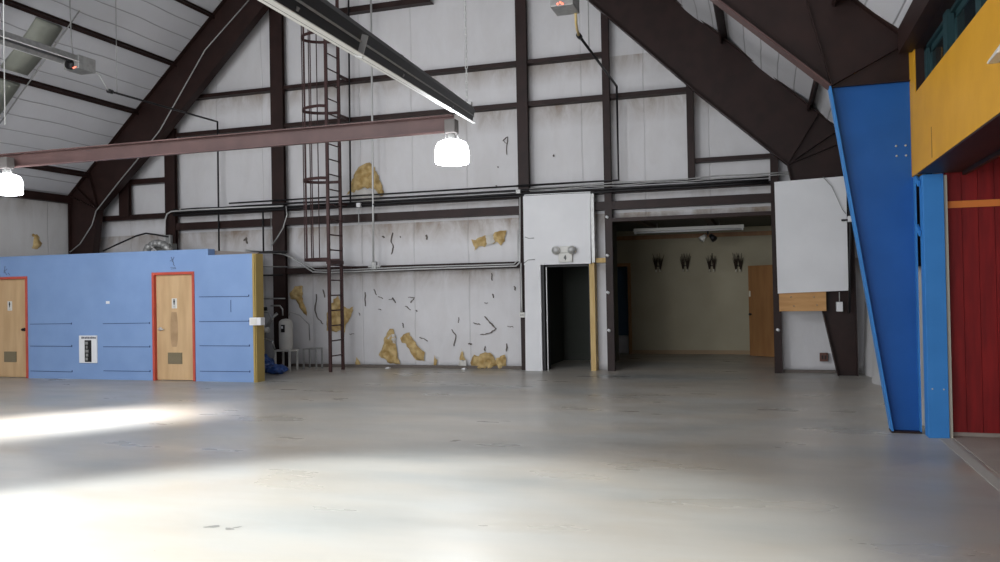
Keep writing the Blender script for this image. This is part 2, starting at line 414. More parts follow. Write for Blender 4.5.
# eave beams
tag(MB().box((XL+.01, YF, 3.84), (XL+.16, YE-.02, 4.02)).build('eave_beam', BROWN), 'dark steel eave beam along the top of the left wall', 'beam', 'eave beams')
tag(MB().box((XR-.36, YF, 4.02), (XR-.08, 9.6, 4.28)).build('eave_beam', BROWN), 'dark steel eave beam above the teal mezzanine window', 'beam', 'eave beams')
tag(MB().box((XR-.16, 9.98, 3.84), (XR-.01, YE-.02, 4.02)).build('eave_beam', BROWN), 'dark steel eave beam behind the blue column', 'beam', 'eave beams')

# ------------------------------------------------------------------ rigid frames
def frame(Y, inner, outer, label, rightcol=None):
    """inner/outer outlines (x,z) from left foot to right foot"""
    t = thing('steel_frame', (inner[0][0], Y, 0), label, 'steel frame', 'rigid steel frames')
    n = len(inner); m = MB()
    for i in range(n-1):
        if rightcol and i == n-2: continue
        q = [inner[i], inner[i+1], outer[i+1], outer[i]]; m.prism(q, Y-.006, Y+.006)
    m.build('web', BROWN, t)
    def flange(line, i0, i1, off, name, mt, w=.2):
        f = MB()
        for i in range(i0, i1):
            a = Vector((line[i][0], Y, line[i][1])); b = Vector((line[i+1][0], Y, line[i+1][1]))
            up = Vector((0,1,0)).cross(b-a).normalized()*off
            f.bar(a+up, b+up, w, .018, up=Vector((0,1,0)).cross(b-a))
        f.build(name, mt, t)
    last = n-2 if rightcol else n-1
    flange(inner, 0, last, 0, 'inner_flange', BROWN); flange(outer, 0, last, 0, 'outer_flange', BROWN)
    if rightcol:
        m = MB(); q = [inner[n-2], inner[n-1], outer[n-1], outer[n-2]]; m.prism(q, Y-.006, Y+.006); m.build('column_web', BLUE, t)
        flange(inner, n-2, n-1, 0, 'column_flange', BLUEP, .22); flange(outer, n-2, n-1, 0, 'column_flange', BLUEP, .22)
        MB().box((inner[n-1][0]-.03, Y-.13, 0), (outer[n-1][0]+.02, Y+.13, .02)).build('base_plate', BROWN, t)
    # stiffeners fanning across each knee and along the rafters
    for a, b in stiff(inner, outer): MB().bar((a[0], Y-.05, a[1]), (b[0], Y-.05, b[1]), .012, .09, up=(0,1,0)).build('stiffener', BROWN, t)
    return t
def lerp2(a, b, t): return (a[0]+(b[0]-a[0])*t, a[1]+(b[1]-a[1])*t)
def stiff(inner, outer):
    n = len(inner)
    r = []
    for k in (1, n-2): r += [(inner[k], outer[k])]
    for i, j, t in ((n-2, n-3, .12), (n-2, n-3, .33), (1, 2, .12), (1, 2, .33)): r.append((inner[1] if i == 1 else inner[n-2], lerp2(outer[i], outer[j], t)))
    return r
apexI = (XC, 10.95)
innerE = [(-15.35, 0), (-14.80, 3.66), (-13.13, 5.11), apexI, (-1.07, 5.11), (.42, 3.74), (1.178, 0)]
outerE = [(XL+.1, 0), (XL+.1, 4.02), (-13.9, 5.67), (XC, RIDGE-.12), (-.1, 5.62), (1.47, 4.12), (1.49, 0)]
frame(15.6, innerE, outerE, 'dark brown steel frame against the far end wall')
inner2 = [(-15.3, 0), (-14.72, 3.80), apexI, (-.48, 4.93), (.726, 3.80), (1.228, 0.02)]
outer2 = [(XL+.1, 0), (XL+.1, 4.0), (XC, RIDGE-.12), (.35, 5.2), (1.535, 3.72), (1.535, 0.02)]
# knee of the nearer frame rises above the blue column
def frame2():
    Y = 9.8
    t = thing('steel_frame', (1.4, Y, 0), 'nearer dark brown steel frame carried by the tapered blue column', 'steel frame', 'rigid steel frames')
    m = MB()
    m.prism([(-15.3,0),(-14.72,3.8),(-15.65,4.0),(-15.65,0)], Y-.006, Y+.006)
    m.prism([(-14.72,3.8),apexI,(XC,RIDGE-.1),(-15.65,4.0)], Y-.006, Y+.006)
    m.prism([apexI,(.726,3.765),(1.535,3.77),(1.535,4.17),(XC,RIDGE-.1)], Y-.006, Y+.006)
    m.build('rafter_web', BROWN, t)
    f = MB()
    for a, b in (((-15.3,0),(-14.72,3.8)), ((-14.72,3.8),apexI), (apexI,(.726,3.765))):
        f.bar((a[0],Y,a[1]), (b[0],Y,b[1]), .25, .02, up=(a[1]-b[1],0,b[0]-a[0]))
    f.build('inner_flange', RUST, t)
    f = MB()
    for a, b in (((-15.65,0),(-15.65,4.0)), ((-15.65,4.0),(XC,RIDGE-.1)), ((XC,RIDGE-.1),(1.52,4.19))):
        f.bar((a[0],Y,a[1]), (b[0],Y,b[1]), .25, .02, up=(a[1]-b[1],0,b[0]-a[0]))
    f.build('outer_flange', BROWN, t)
    MB().prism([(.726,3.765),(1.535,3.765),(1.535,.02),(1.268,.02)], Y-.006, Y+.006).build('column_web', BLUE, t)
    MB().bar((.720,Y,3.765), (1.262,Y,.02), .22, .018, up=(3.78,0,.5)).build('column_flange', BLUEP, t)
    MB().bar((1.538,Y,3.76), (1.538,Y,.02), .2, .014, up=(1,0,0)).build('column_flange', BLUEP, t)
    MB().box((.71,Y-.06,3.757),(1.535,Y+.06,3.768)).build('cap_plate', BROWN, t)
    MB().box((1.25,Y-.1,0),(1.545,Y+.1,.02)).build('base_plate', BROWN, t)
    for a, b in (((.74,3.785),(.42,4.98+.1)), ((.74,3.785),(1.5,4.17)), ((-.9,5.31),(-.25,5.7))):
        MB().bar((a[0],Y-.03,a[1]), (b[0],Y-.03,b[1]), .01, .05, up=(0,1,0)).build('stiffener', BROWN, t)
    for x, y in ((896,146),(905.5,145.5),(896.5,156),(906,155.5)):
        p = PY(x, y, Y-.012); MB().tube([p+Vector((0,.01,0)), p+Vector((0,-.012,0))], .011, 8).build('bolt_head', CONDUIT, t)
    return t
frame2()

# ------------------------------------------------------------------ end wall columns and rails
def hcol(x0, x1, z0, z1, label, y=15.85, name='wall_column', depth=.1, grp='end wall columns'):
    t = thing(name, ((x0+x1)/2, y, z0), label, 'column', grp)
    MB().box((x0, y, z0), (x1, y+.014, z1)).build('front_flange', BROWN, t)
    xm = (x0+x1)/2
    MB().box((xm-.006, y+.014, z0), (xm+.006, y+depth, z1)).box((x0, y+depth-.012, z0), (x1, y+depth, z1)).build('web', BROWN, t)
    return t
def under(x): return (5.11+(x+13.13)*.953) if x < XC else (5.11-(x+1.07)*.953)
hcol(-13.18, -12.9, 0, under(-13.0)+.25, 'brown wall column rising behind the second restroom door')
hcol(-10.33, -10.02, 0, under(-10.2)+.3, 'brown wall column beside the caged ladder, left of it')
hcol(-4.66, -4.44, 0, under(-4.5)+.5, 'brown wall column at the left edge of the white exit sign panel')
c4 = hcol(-2.93, -2.79, 0, under(-2.85)+.3, 'slim brown column forming the left jamb of the wide opening')
hcol(-1.34, -1.21, 3.58, under(-1.27)+.3, 'short brown column above the wide opening, right of its middle')
c6 = hcol(.13, .27, 0, under(.2)+.25, 'brown jamb column at the right of the wide opening')
hcol(-14.49, -14.21, 3.5, under(-14.3)+.35, 'stub of brown column by the left frame knee')
for cc, xx, pts in ((c4, -2.86, ((607.5,217),(608,255.5),(608.5,292.5),(609.5,330.5))), (c6, .2, ((778.6,330),))):
    for x, y in pts:
        p = PY(x, y, 15.83); MB().tube([p+Vector((-.03,.012,.01)), p+Vector((.01,-.02,-.01))], .026, 8).build('white_clip', WHITE, cc)
def rail(x0, x1, z0, z1, label, y0=15.9, y1=16.1):
    """C shaped rail"""
    m = MB().box((x0, y0, z0), (x1, y0+.012, z1)).box((x0, y0+.012, z1-.012), (x1, y1, z1)).box((x0, y0+.012, z0), (x1, y1, z0+.012))
    return tag(m.build('wall_rail', BROWN), label, 'wall rail', 'horizontal rails of the end wall')
rail(-12.45, -2.93, 6.12, 6.20, 'long brown wall rail, higher of the two above the hanging beam')
rail(-12.88, -1.34, 5.275, 5.365, 'brown wall rail running behind the hanging beam to the short column')
rail(-14.3, -13.18, 4.25, 4.37, 'short brown rail between the left knee and first wall column, upper')
rail(-15.1, -13.18, 3.42, 3.54, 'short brown rail at the left knee, just above the restroom block, lower')
rail(-1.21, .13, 3.93, 4.01, 'short brown rail at far right below the end wall rafter')
rail(-12.9, .2, 3.44, 3.51, 'long brown rail behind the cables, from left column to white board')
rail(-12.9, .2, 3.12, 3.28, 'deep brown channel rail directly above the wide opening', 15.86)
rail(-10.02, -4.66, 2.04, 2.17, 'brown rail at eye height crossing behind the ladder')
rail(-9.6, -6.5, 7.62, 7.74, 'brown rail at the very top beside the ladder head')
tag(MB().box((-2.79, 15.84, 2.88), (.13, 16.18, 2.95)).build('opening_header', BROWN), 'thin brown steel header across the wide opening', 'header')
tag(MB().box((-10.0, 16.0, 0), (-4.66, 16.07, .06)).build('baseboard_end', SCUFF), kind='structure')

# ------------------------------------------------------------------ caged ladder
def ladder():
    X = -8.45; Y0, Y1 = 14.98, 15.5
    t = thing('caged_ladder', (X, 15.25, 0), 'tall brown steel wall ladder with round safety cage', 'ladder')
    for y in (Y0, Y1): MB().box((X-.03, y-.022, 0), (X+.03, y+.022, 8.35)).build('rail', LADDER, t)
    z = .32
    while z < 8.2:
        MB().tube([(X, Y0, z), (X, Y1, z)], .014, 8).build('rung', LADDER, t); z += .31
    yc = (Y0+Y1)/2
    def hoop(z, flat=False):
        pts = [(X, Y0-.03, z)]
        for k in range(17):
            a = math.pi*k/16; pts.append((X-.1-.58*math.sin(a), yc-.36*math.cos(a), z))
        pts.append((X, Y1+.03, z)); m = MB()
        for a, b in zip(pts, pts[1:]): m.bar(a, b, .012, .06)
        m.build('cage_hoop', LADDER, t)
    for z in (2.3, 3.95, 5.42, 6.93, 8.2): hoop(z)
    for k in range(1, 8):
        a = math.pi*k/8; x, y = X-.1-.57*math.sin(a), yc-.35*math.cos(a)
        MB().box((x-.008, y-.009, 2.28), (x+.008, y+.009, 8.2)).build('cage_bar', LADDER, t)
    for z in (2.12, 3.45, 5.31, 6.15):
        MB().box((X-.03, Y1, z), (X+.03, 15.9, z+.05)).build('wall_bracket', LADDER, t)
    MB().box((X-.05, Y0-.02, 2.2), (X+.05, Y1+.02, 2.28)).build('rung', LADDER, t)
    return t
ladder()

# ------------------------------------------------------------------ hanging beam and high bay lamps
def lamp(x, y, zt, zb, label, real=True):
    t = thing('high_bay_lamp', (x, y, zb), label, 'lamp', 'high bay lamps')
    MB().box((x-.07, y-.07, zt-.17), (x+.07, y+.07, zt)).build('ballast_box', mat_ball, t, bevel=.01)
    MB().lathe((x, y, zt-.275), [(.075, 0), (.05, .03), (.045, .11)]).build('lamp_neck', CONDUIT, t)
    h = zt-.25-zb
    g = MB().lathe((x, y, zb), [(.17, 0), (.2, .005), (.21, .03), (.21, h*.5), (.198, h*.74), (.17, h*.9), (.115, h*.98), (.06, h)], 32)
    g.build('lamp_shade', LAMPON, t)
    for s_ in (-.07, .07): MB().tube([(x+s_, y, zt-.17), (x+s_*1.3, y, zt-.27)], .008, 6).build('yoke', CONDUIT, t)
    ld = bpy.data.lights.new('lamp_bulb', 'POINT'); ld.energy = LAMP_W; ld.shadow_soft_size = .2; ld.color = (.93,.96,1)
    lo = bpy.data.objects.new('lamp_bulb', ld); COL.objects.link(lo); lo.location = (x, y, zb-.25)
    return t
mat_ball = mat('grey_ballast_case', (.1,.09,.085), .5)
LAMP_W = 90
bt = thing('hanging_beam', (-9.5, 9.65, 3.58), 'long reddish brown steel channel beam with a glowing lamp at each end', 'beam')
BX1 = -3.66
MB().box((-15.5, 9.66, 3.585), (BX1, 9.672, 3.80)).box((-15.5, 9.60, 3.785), (BX1, 9.66, 3.80)).box((-15.5, 9.60, 3.585), (BX1, 9.66, 3.60)).build('channel', RUST, bt)
lamp(-3.64, 9.52, 3.71, 3.165, 'glowing white high bay lamp at the right end of the hanging beam')
lamp(-10.75, 9.52, 3.72, 3.165, 'glowing white high bay lamp at the left edge, over the restroom doors')
p = PY(5, 125, 9.55); tag(MB().tube([p, Vector((p.x, 9.55, roofz(p.x)-.1))], .009, 6).build('lamp_cord', CONDUIT), 'pale cord running up from the left glowing lamp', 'cord')

# ------------------------------------------------------------------ radiant tube heaters
def heater(A, B, w, h, label, box_end=None, name='radiant_heater', roll=0.):
    A = Vector(A); B = Vector(B); d = (B-A).normalized(); up = Vector((0,0,1)); sd = d.cross(up).normalized(); up = sd.cross(d)
    sd, up = sd*math.cos(roll)+up*math.sin(roll), up*math.cos(roll)-sd*math.sin(roll)
    t = thing(name, A, label, 'heater', 'radiant tube heaters')
    prof = [(-w/2, 0), (-w/2+.02, -.035*0+.02), (-w*.30, h*.85), (-w*.12, h), (w*.12, h), (w*.30, h*.85), (w/2-.02, .02), (w/2, 0)]
    def sheet(pr, name, m, th=.006):
        vs = []; n = len(pr)
        for P0 in (A, B):
            for u, v in pr: vs.append(P0+sd*u+up*v)
            for u, v in pr: vs.append(P0+sd*u*(1-th/w*3)+up*(v-th))
        fs = []
        for i in range(n-1): fs += [(i, i+1, 2*n+i+1, 2*n+i), (n+i, 3*n+i, 3*n+i+1, n+i+1), (i, n+i, n+i+1, i+1), (2*n+i, 2*n+i+1, 3*n+i+1, 3*n+i)]
        fs += [(0, 2*n, 3*n, n), (n-1, 2*n-1, 4*n-1, 3*n-1)]
        MB().add(vs, fs).build(name, m, t)
    sheet(prof, 'hood', HOODIN if name == 'radiant_heater' else GREY)
    for s_, nm in ((-1, 'hood_lip'), (1, 'hood_lip')):
        hz = d.cross(Vector((0,0,1))).normalized()*(.014*s_); MB().bar(A+sd*s_*(w/2)+hz, B+sd*s_*(w/2)+hz, .034, .006).build(nm, HOODLIP, t)
    MB().tube([A+up*h*.42, B+up*h*.42], .05, 14).build('burner_tube', TUBE, t)
    L_ = (B-A).length; k = 1.4
    while k < L_:
        P0 = A+d*k; m = MB(); m.bar(P0-sd*w*.42+up*h*.25, P0+sd*w*.42+up*h*.25, .03, .02, up=up); m.bar(P0-sd*w*.1+up*h*.4, P0-sd*w*.1+up*h*1.02, .03, .02, up=sd)
        m.build('tube_strap', GREY, t); k += 2.2
    return t, d, sd, up
# central heater: its far end hangs from a chain in front of the lamp
E1 = PY(463.5, 117.5, 9.0); dirv = ray(591, 193).normalized(); E0 = E1-dirv*6.3; HROLL = math.radians(32)
h1, d1, s1, u1 = heater(E1, E0, .26, .16, 'long dark radiant tube heater with bright lower lip slanting across the top', roll=HROLL)
sg_ = s1 if (s1.x > 0) else -s1
MB().bar(E1+sg_*.100+u1*.075, E0+sg_*.100+u1*.075, .012, .012, up=u1).build('hood_seam', GREY, h1)
def px_of(P):
    q = P-Vector((0, 0, EYE)); return 500+FPX*q.dot(CR)/q.dot(CF)
kk = 0.
while px_of(E1-dirv*kk) > 341: kk += .02
q = E1-dirv*kk; MB().bar(q+sg_*.128-u1*.01, q+sg_*.095+u1*.12, .05, .015, up=dirv).build('hood_bracket', CONDUIT, h1)
def chain(a, b, parent):
    a = Vector(a); b = Vector(b); L_ = (b-a).length; n = int(L_/.045); d = (b-a).normalized(); m = MB()
    for i in range(n):
        c = a.lerp(b, (i+.5)/n); q = Vector((1,0,0)) if i % 2 else Vector((0,1,0)); pts = []
        for k in range(7):
            g = 2*math.pi*k/6; pts.append(c+d*math.cos(g)*.032+q*math.sin(g)*.014)
        m.tube(pts, .0045, 5, cap=False)
    return m.build('chain', CONDUIT, parent)
ce = E1-d1*.0+u1*.17; cq = PY(467, 104, ce.y); chain(cq, Vector((cq.x, cq.y, roofz(cq.x)-.2)), h1)
MB().box(tuple(cq+Vector((-.06,-.02,-.13))), tuple(cq+Vector((.06,.02,.02)))).build('hanger_bracket', GREY, h1)
cq2 = E0+dirv*.5; chain(cq2+Vector((0,0,.15)), Vector((cq2.x, cq2.y, roofz(cq2.x)-.2)), h1)
# left heater with burner box
h2, d2, s2, u2 = heater((-11.8, 11.78, 5.83), (-11.8, 4.5, 5.83), .36, .16, 'grey radiant tube heater hanging under the left roof slope', name='tube_heater')
bb = MB().box((-11.97, 11.80, 5.72), (-11.63, 12.2, 5.97)).build('burner_box', GREY, h2, bevel=.012)
MB().tube([(-11.82, 11.76, 5.80), (-11.82, 11.82, 5.80)], .09, 14).build('burner_flange', BLACK, h2)
for q in ((-11.74, 11.8, 5.74), (-11.70, 11.8, 5.75)): MB().tube([q, (q[0], 11.785, q[2]-.01)], .013, 8).build('indicator_light', INDICATOR, h2)
MB().tube([(-11.75, 12.2, 5.8), (-11.72, 12.36, 5.76), (-11.7, 12.46, 5.62), (-11.7, 12.58, 5.49)], .014, 8).build('gas_hose', CONDUIT, h2)
MB().tube([(-11.85, 11.9, 5.99), (-11.86, 11.87, 6.25), (-11.87, 11.86, 6.9), (-11.88, 11.86, roofz(-11.88)-.15)], .011, 6).build('hanger_wire', GREY, h2)
# right heater: only its burner box hangs into view
XRP = -2.636
h3, d3, s3, u3 = heater((XRP-.02, 11.35, 5.76), (XRP-.02, 5, 5.76), .36, .16, 'grey radiant tube heater at the top centre, only its burner box in view', name='tube_heater')
MB().box((XRP-.19, 11.37, 5.60), (XRP+.15, 11.8, 5.93)).build('burner_box', GREY, h3, bevel=.012)
MB().tube([(XRP-.02, 11.33, 5.84), (XRP-.02, 11.38, 5.84)], .085, 14).build('burner_flange', BLACK, h3)
for q in ((XRP-.07, 11.36, 5.625), (XRP-.03, 11.36, 5.64), (XRP+.0, 11.36, 5.62)): MB().tube([q, (q[0], 11.345, q[2])], .014, 8).build('indicator_light', INDICATOR, h3)
MB().tube([(XRP+.10, 11.75, 5.6), (XRP+.07, 11.9, 5.50), (XRP+.02, 12.2, 5.50), (XRP, 12.42, 5.47)], .02, 8).build('gas_hose', YHOSE, h3)
# gas pipes
def pipe(pts, r, m, label, name='gas_pipe', cat='pipe', grp=None):
    return tag(MB().tube(pts, r, 8).build(name, m), label, cat, grp)
pr = thing('gas_pipe', (XRP, 15.9, 3.65), 'black gas pipe from the top centre heater down the wall', 'pipe', 'gas pipes')
MB().tube([(XRP, 12.42, 5.475), (XRP, 15.80, 5.475)], .022).tube([(XRP, 15.80, 5.475), (XRP, 15.80, 3.67), (-4.66, 15.80, 3.67)], .022).tube([(-4.66,15.80,3.67), (-11.4,15.80,3.66)], .018).build('pipe_run', BLACK, pr)
MB().tube([(XRP, 12.38, 5.475), (XRP, 12.5, 5.475)], .04).build('shutoff_valve', BLACK, pr)
pl = thing('gas_pipe', (-11.69, 15.8, 2.5), 'black gas pipe from the left heater down to the restroom roof', 'pipe', 'gas pipes')
MB().tube([(-11.70, 12.60, 5.49), (-11.69, 15.82, 5.52)], .02).tube([(-11.69, 15.82, 5.52), (-11.70, 15.82, 2.45)], .02).build('pipe_run', BLACK, pl)
MB().tube([(-11.7, 12.56, 5.49), (-11.7, 12.67, 5.49)], .04).build('shutoff_valve', BLACK, pl)
q = PX(117, 93, -11.7); tag(MB().tube([q, (q.x, q.y, roofz(q.x)-.12)], .007, 6).build('hanger_rod', GREY), 'thin steel rod holding the gas pipe of the left heater', 'rod', 'thin hangers')
q = PX(589, 48, XRP); tag(MB().tube([q, (q.x, q.y, roofz(q.x)-.12)], .009, 6).build('hanger_rod', GREY), 'thin rod holding the gas pipe beside the top centre heater', 'rod', 'thin hangers')

# ------------------------------------------------------------------ cables and conduits on the end wall
def wire(pp, Y, r, m, label, name='conduit', cat='conduit', grp='conduits on the end wall'):
    return tag(MB().tube([PY(x, y, Y) for x, y in pp], r, 8).build(name, m), label, cat, grp)
for i, (z, r, yy) in enumerate(((3.575, .022, 15.78), (3.515, .022, 15.83), (3.46, .022, 15.79))):
    pts = [Vector((-12.9+k*.65, yy-.01*i, z+.018*noise.noise(Vector((k*.7, i*5, 0))))) for k in range(21)]
    tag(MB().tube(pts, r, 8).build('cable_run', BLACK), 'black cable run along the end wall, '+['top', 'middle', 'bottom'][i]+' of the three under the gas pipe', 'cable', 'cable runs on the end wall')
for i, z in enumerate((3.60, 3.555)):
    pts = [Vector((-4.4+k*.6, 15.76-.02*i, z+.03*noise.noise(Vector((k*.9, 9+i*5, 0)))+k*.004)) for k in range(11)]
    tag(MB().tube(pts, .012, 6).build('cable_run', GREY), 'thin grey cable sagging above the '+['exit sign panel and wide opening, upper', 'exit sign panel and wide opening, lower'][i], 'cable', 'cable runs on the end wall')
wire([(371,0),(372,100),(373,200),(373.5,266)], 15.77, .022, CONDUIT, 'white vertical conduit right of the ladder ending in a box')
jb = PY(373.5, 265, 15.75); tag(MB().box(tuple(jb+Vector((-.05,0,-.09))), tuple(jb+Vector((.05,.09,.07)))).box(tuple(jb+Vector((-.14,.02,-.05))), tuple(jb+Vector((.14,.08,-.01)))).build('junction_box', GREY, bevel=.006), 'small grey junction box at the foot of the white vertical conduit', 'junction box')
wire([(348.5,0),(349.5,100),(350.5,202)], 15.85, .02, BLACK, 'black vertical conduit between the ladder and the torn arch')
wire([(263,212),(263.5,252)], 15.84, .02, BLACK, 'short black drop pipe left of the ladder column')
wire([(271,215),(271.5,250)], 15.86, .008, GREY, 'thin grey drop wire left of the ladder column')
wire([(246,250),(283,254),(290,257),(313,272),(330,272.5),(420,269),(516,266),(520,262),(520,196)], 15.78, .016, CONDUIT, 'pale conduit bending down beside the ladder then running to the exit panel')
wire([(286,253.5),(315,270),(330,270.3),(420,266.8),(514,264),(518,260),(518,230)], 15.80, .012, CONDUIT, 'thinner pale conduit above the bent one')
wire([(262,266.5),(300,267),(330,266)], 15.82, .012, GREY, 'grey pipe behind the yellow wall end, top of three')
wire([(262,275.5),(283,275)], 15.82, .018, BLACK, 'dark pipe behind the yellow wall end, middle of three')
wire([(262,298.5),(285,298.5)], 15.82, .016, GREY, 'grey pipe behind the yellow wall end, lowest of three')
wire([(521,263),(521.5,300),(522,312)], 15.78, .018, CONDUIT, 'pale conduit dropping to the switch box beside the exit panel')
ob = PY(522, 315, 15.76); t = tag(MB().box(tuple(ob+Vector((-.055,0,-.05))), tuple(ob+Vector((.055,.07,.05)))).build('switch_box', OFFWHITE, bevel=.006), 'small white switch box low on the column beside the exit panel', 'switch box')
for x in (-.02, .02): MB().box((ob.x+x-.006, ob.y-.004, ob.z-.02), (ob.x+x+.006, ob.y, ob.z+.02)).build('socket_slot', BLACK, t)
ob = PY(518, 191.5, 15.74); tag(MB().box(tuple(ob+Vector((-.05,0,-.04))), tuple(ob+Vector((.05,.08,.04)))).build('junction_box', GREY, bevel=.006), 'grey junction box at the top left corner of the exit panel', 'junction box')
wire([(164,248),(165,240),(165,220),(167,214),(171,211.5),(190,210),(283,206)], 15.74, .018, CONDUIT, 'grey conduit curving from the electric box above the restrooms')
ob = PY(167.5, 241, 15.74); tag(MB().box(tuple(ob+Vector((-.09,0,-.16))), tuple(ob+Vector((.07,.1,.14)))).build('electric_box', GREY, bevel=.008), 'narrow grey electric box above the second restroom door', 'electric box')
wire([(103,251),(118,244),(136,236),(146,233.3),(155,234.5),(168,236.8)], 15.3, .02, BLACK, 'black hose arching over the restroom block', 'hose', 'hose', None)
wire([(286,206),(287,215),(283,228),(277,238),(272,245)], 15.7, .014, GREY, 'grey cable looping down beside the ladder column', 'hanging_cable', 'cable', 'cable runs on the end wall')
pd = PY(358.5, 205, 15.72)
t = thing('pull_lamp', pd, 'small white square box with a hanging cord right of the ladder', 'box')
MB().box(tuple(pd+Vector((-.045,-.02,-.045))), tuple(pd+Vector((.045,.05,.045)))).build('case', WHITE, t, bevel=.006)
MB().tube([pd+Vector((0,0,-.04)), pd+Vector((0,0,-.36)), pd+Vector((-.01,0,-.42))], .008, 6).build('cord', CONDUIT, t)
wire([(525,237),(529,238.5),(534,238)], 15.745, .008, GREY, 'short grey wire stub on the exit panel, upper', 'wire_stub', 'wire', 'wire stubs on the exit panel')
wire([(524,263),(528,260),(535,259.5)], 15.745, .008, GREY, 'short grey wire stub on the exit panel, lower', 'wire_stub', 'wire', 'wire stubs on the exit panel')

# ------------------------------------------------------------------ torn insulation
def inside(p, poly):
    c = False; n = len(poly)
    for i in range(n):
        a, b = poly[i], poly[(i+1) % n]
        if (a[1] > p[1]) != (b[1] > p[1]) and p[0] < (b[0]-a[0])*(p[1]-a[1])/(b[1]-a[1])+a[0]: c = not c
    return c
def edist(p, poly):
    d = 9
    for i in range(len(poly)):
        a = Vector(poly[i]); b = Vector(poly[(i+1) % len(poly)]); q = Vector(p); e = b-a; t = max(0, min(1, (q-a).dot(e)/max(e.dot(e), 1e-9)))
        d = min(d, (q-a-e*t).length)
    return d
def lump(poly, base, thick, m, name, parent=None, axis='y', st=.035, jag=.02):
    """poly in wall coordinates (u,z); bulges towards the room"""
    P = []
    for i in range(len(poly)):
        a = Vector(poly[i]); b = Vector(poly[(i+1) % len(poly)]); n = max(1, int((b-a).length/.05))
        for k in range(n): q = a.lerp(b, k/n); P.append((q.x+random.uniform(-jag, jag), q.y+random.uniform(-jag, jag)))
    u0 = min(p[0] for p in P); u1 = max(p[0] for p in P); z0 = min(p[1] for p in P); z1 = max(p[1] for p in P)
    pts = [Vector(p) for p in P]; nb = len(pts); u = u0
    while u < u1:
        z = z0
        while z < z1:
            q = (u+random.uniform(-.01, .01), z+random.uniform(-.01, .01))
            if inside(q, P) and edist(q, P) > .012: pts.append(Vector(q))
            z += st
        u += st
    r = geometry.delaunay_2d_cdt(pts, [], [list(range(nb))], 1, 1e-5)
    vs2, fs = r[0], r[2]; vs = []
    for v in vs2:
        e = edist(v, P); h = min(1, e/.05)
        d = thick*h*(.55+.75*noise.noise(Vector((v.x*9, v.y*9, base)))+.35*noise.noise(Vector((v.x*25, v.y*25, 1))))
        vs.append((v.x, base-d, v.y) if axis == 'y' else (base+d, v.x, v.y))
    m_ = MB().add(vs, fs, True)
    o = m_.build(name, m, parent)
    if parent is None and False: pass
    return o
def tear(zf, px, label, thick=.07, flap=None, yb=16.055):
    poly = [(lambda p: (p.x, p.z))(PY(*zf(*q), yb)) for q in px]
    cz = min(p[1] for p in poly); cx = sum(p[0] for p in poly)/len(poly)
    t = thing('torn_insulation', (cx, yb, cz), label, 'torn insulation', 'torn patches in the end wall insulation')
    lump(poly, yb, thick, WOOL, 'glass_wool', t)
    for fl_ in flap or []:
        pf = [(lambda p: (p.x, p.z))(PY(*zf(*q), yb)) for q in fl_]
        lump(pf, yb-.03, .05, FLAP, 'torn_facing', t)
    return t
tear(z5, [(468,258),(482,232),(490,200),(500,170),(515,148),(535,133),(555,131),(572,143),(590,175),(603,205),(612,245),(610,268),(598,262),(588,245),(570,236),(545,230),(520,238),(500,255),(485,245)],
     'large arch shaped tear with yellow wool beside the black conduit', .10, [[(488,262),(505,242),(530,236),(560,240),(585,250),(602,268),(606,284),(560,290),(500,290)]])
tear(z6, [(250,160),(262,143),(290,142),(290,195),(302,230),(308,262),(292,255),(272,215),(262,200),(240,195),(240,172)], 'yellow tear at top left, left of the ladder foot', .06)
tear(z6, [(393,235),(405,215),(420,190),(432,180),(445,215),(470,235),(494,225),(484,270),(462,300),(460,318),(455,338),(440,320),(412,328),(388,320),(383,295)], 'brownish yellow tear right behind the lower ladder rungs', .07)
tear(z6, [(640,312),(656,312),(660,340),(664,370),(668,430),(680,455),(640,452),(598,422),(612,390),(618,350)], 'tall yellow tear near the floor, left one of the leaning pair', .09, [[(640,345),(662,335),(664,375),(645,370),(630,352)]])
tear(z6, [(680,352),(693,338),(715,330),(735,360),(755,390),(776,412),(776,446),(745,442),(718,405),(700,372),(684,368)], 'leaning yellow tear near the floor, right one of the leaning pair', .09)
tear(z6, [(503,425),(512,440),(523,452),(522,472),(504,468)], 'small pale tear at the floor right of the ladder foot', .04)
tear(z6, [(820,422),(828,440),(826,468),(818,466),(815,440)], 'tiny narrow tear at the floor right of the leaning pair', .04)
tear(z6, [(925,392),(935,420),(946,440),(918,442)], 'narrow pointed yellow tear just left of the lumpy floor tear', .05, [[(918,442),(946,440),(950,468),(922,476)]])
tear(z9, [(42,440),(55,420),(75,425),(98,408),(118,412),(135,430),(148,455),(130,478),(80,482),(48,468)], 'wide lumpy yellow tear at the floor left of the exit panel', .13)
tear(z9, [(148,432),(165,424),(182,420),(186,450),(178,478),(150,480),(144,458)], 'small yellow tear at the floor nearest the exit panel', .10)
tear(z8, [(46,441),(70,436),(88,428),(98,418),(112,424),(128,425),(140,410),(165,406),(186,404),(184,425),(178,445),(160,460),(146,448),(132,452),(112,452),(100,465),(78,462),(60,480)], 'jagged yellow tear high on the wall left of the exit panel', .06, [[(100,425),(135,415),(140,450),(112,458)]])
poly = [(lambda p: (p.y, p.z))(PX(x/4, 130+y/4, XL+.005)) for x, y in ((120,418),(150,415),(168,455),(150,478),(128,470),(136,430))]
t = thing('torn_insulation', (XL, poly[0][0], 2.6), 'tan tear in the left side wall below the eave', 'torn insulation', 'torn patches in the end wall insulation')
lump(poly, XL-.0, .05, WOOL, 'glass_wool', t, axis='x')
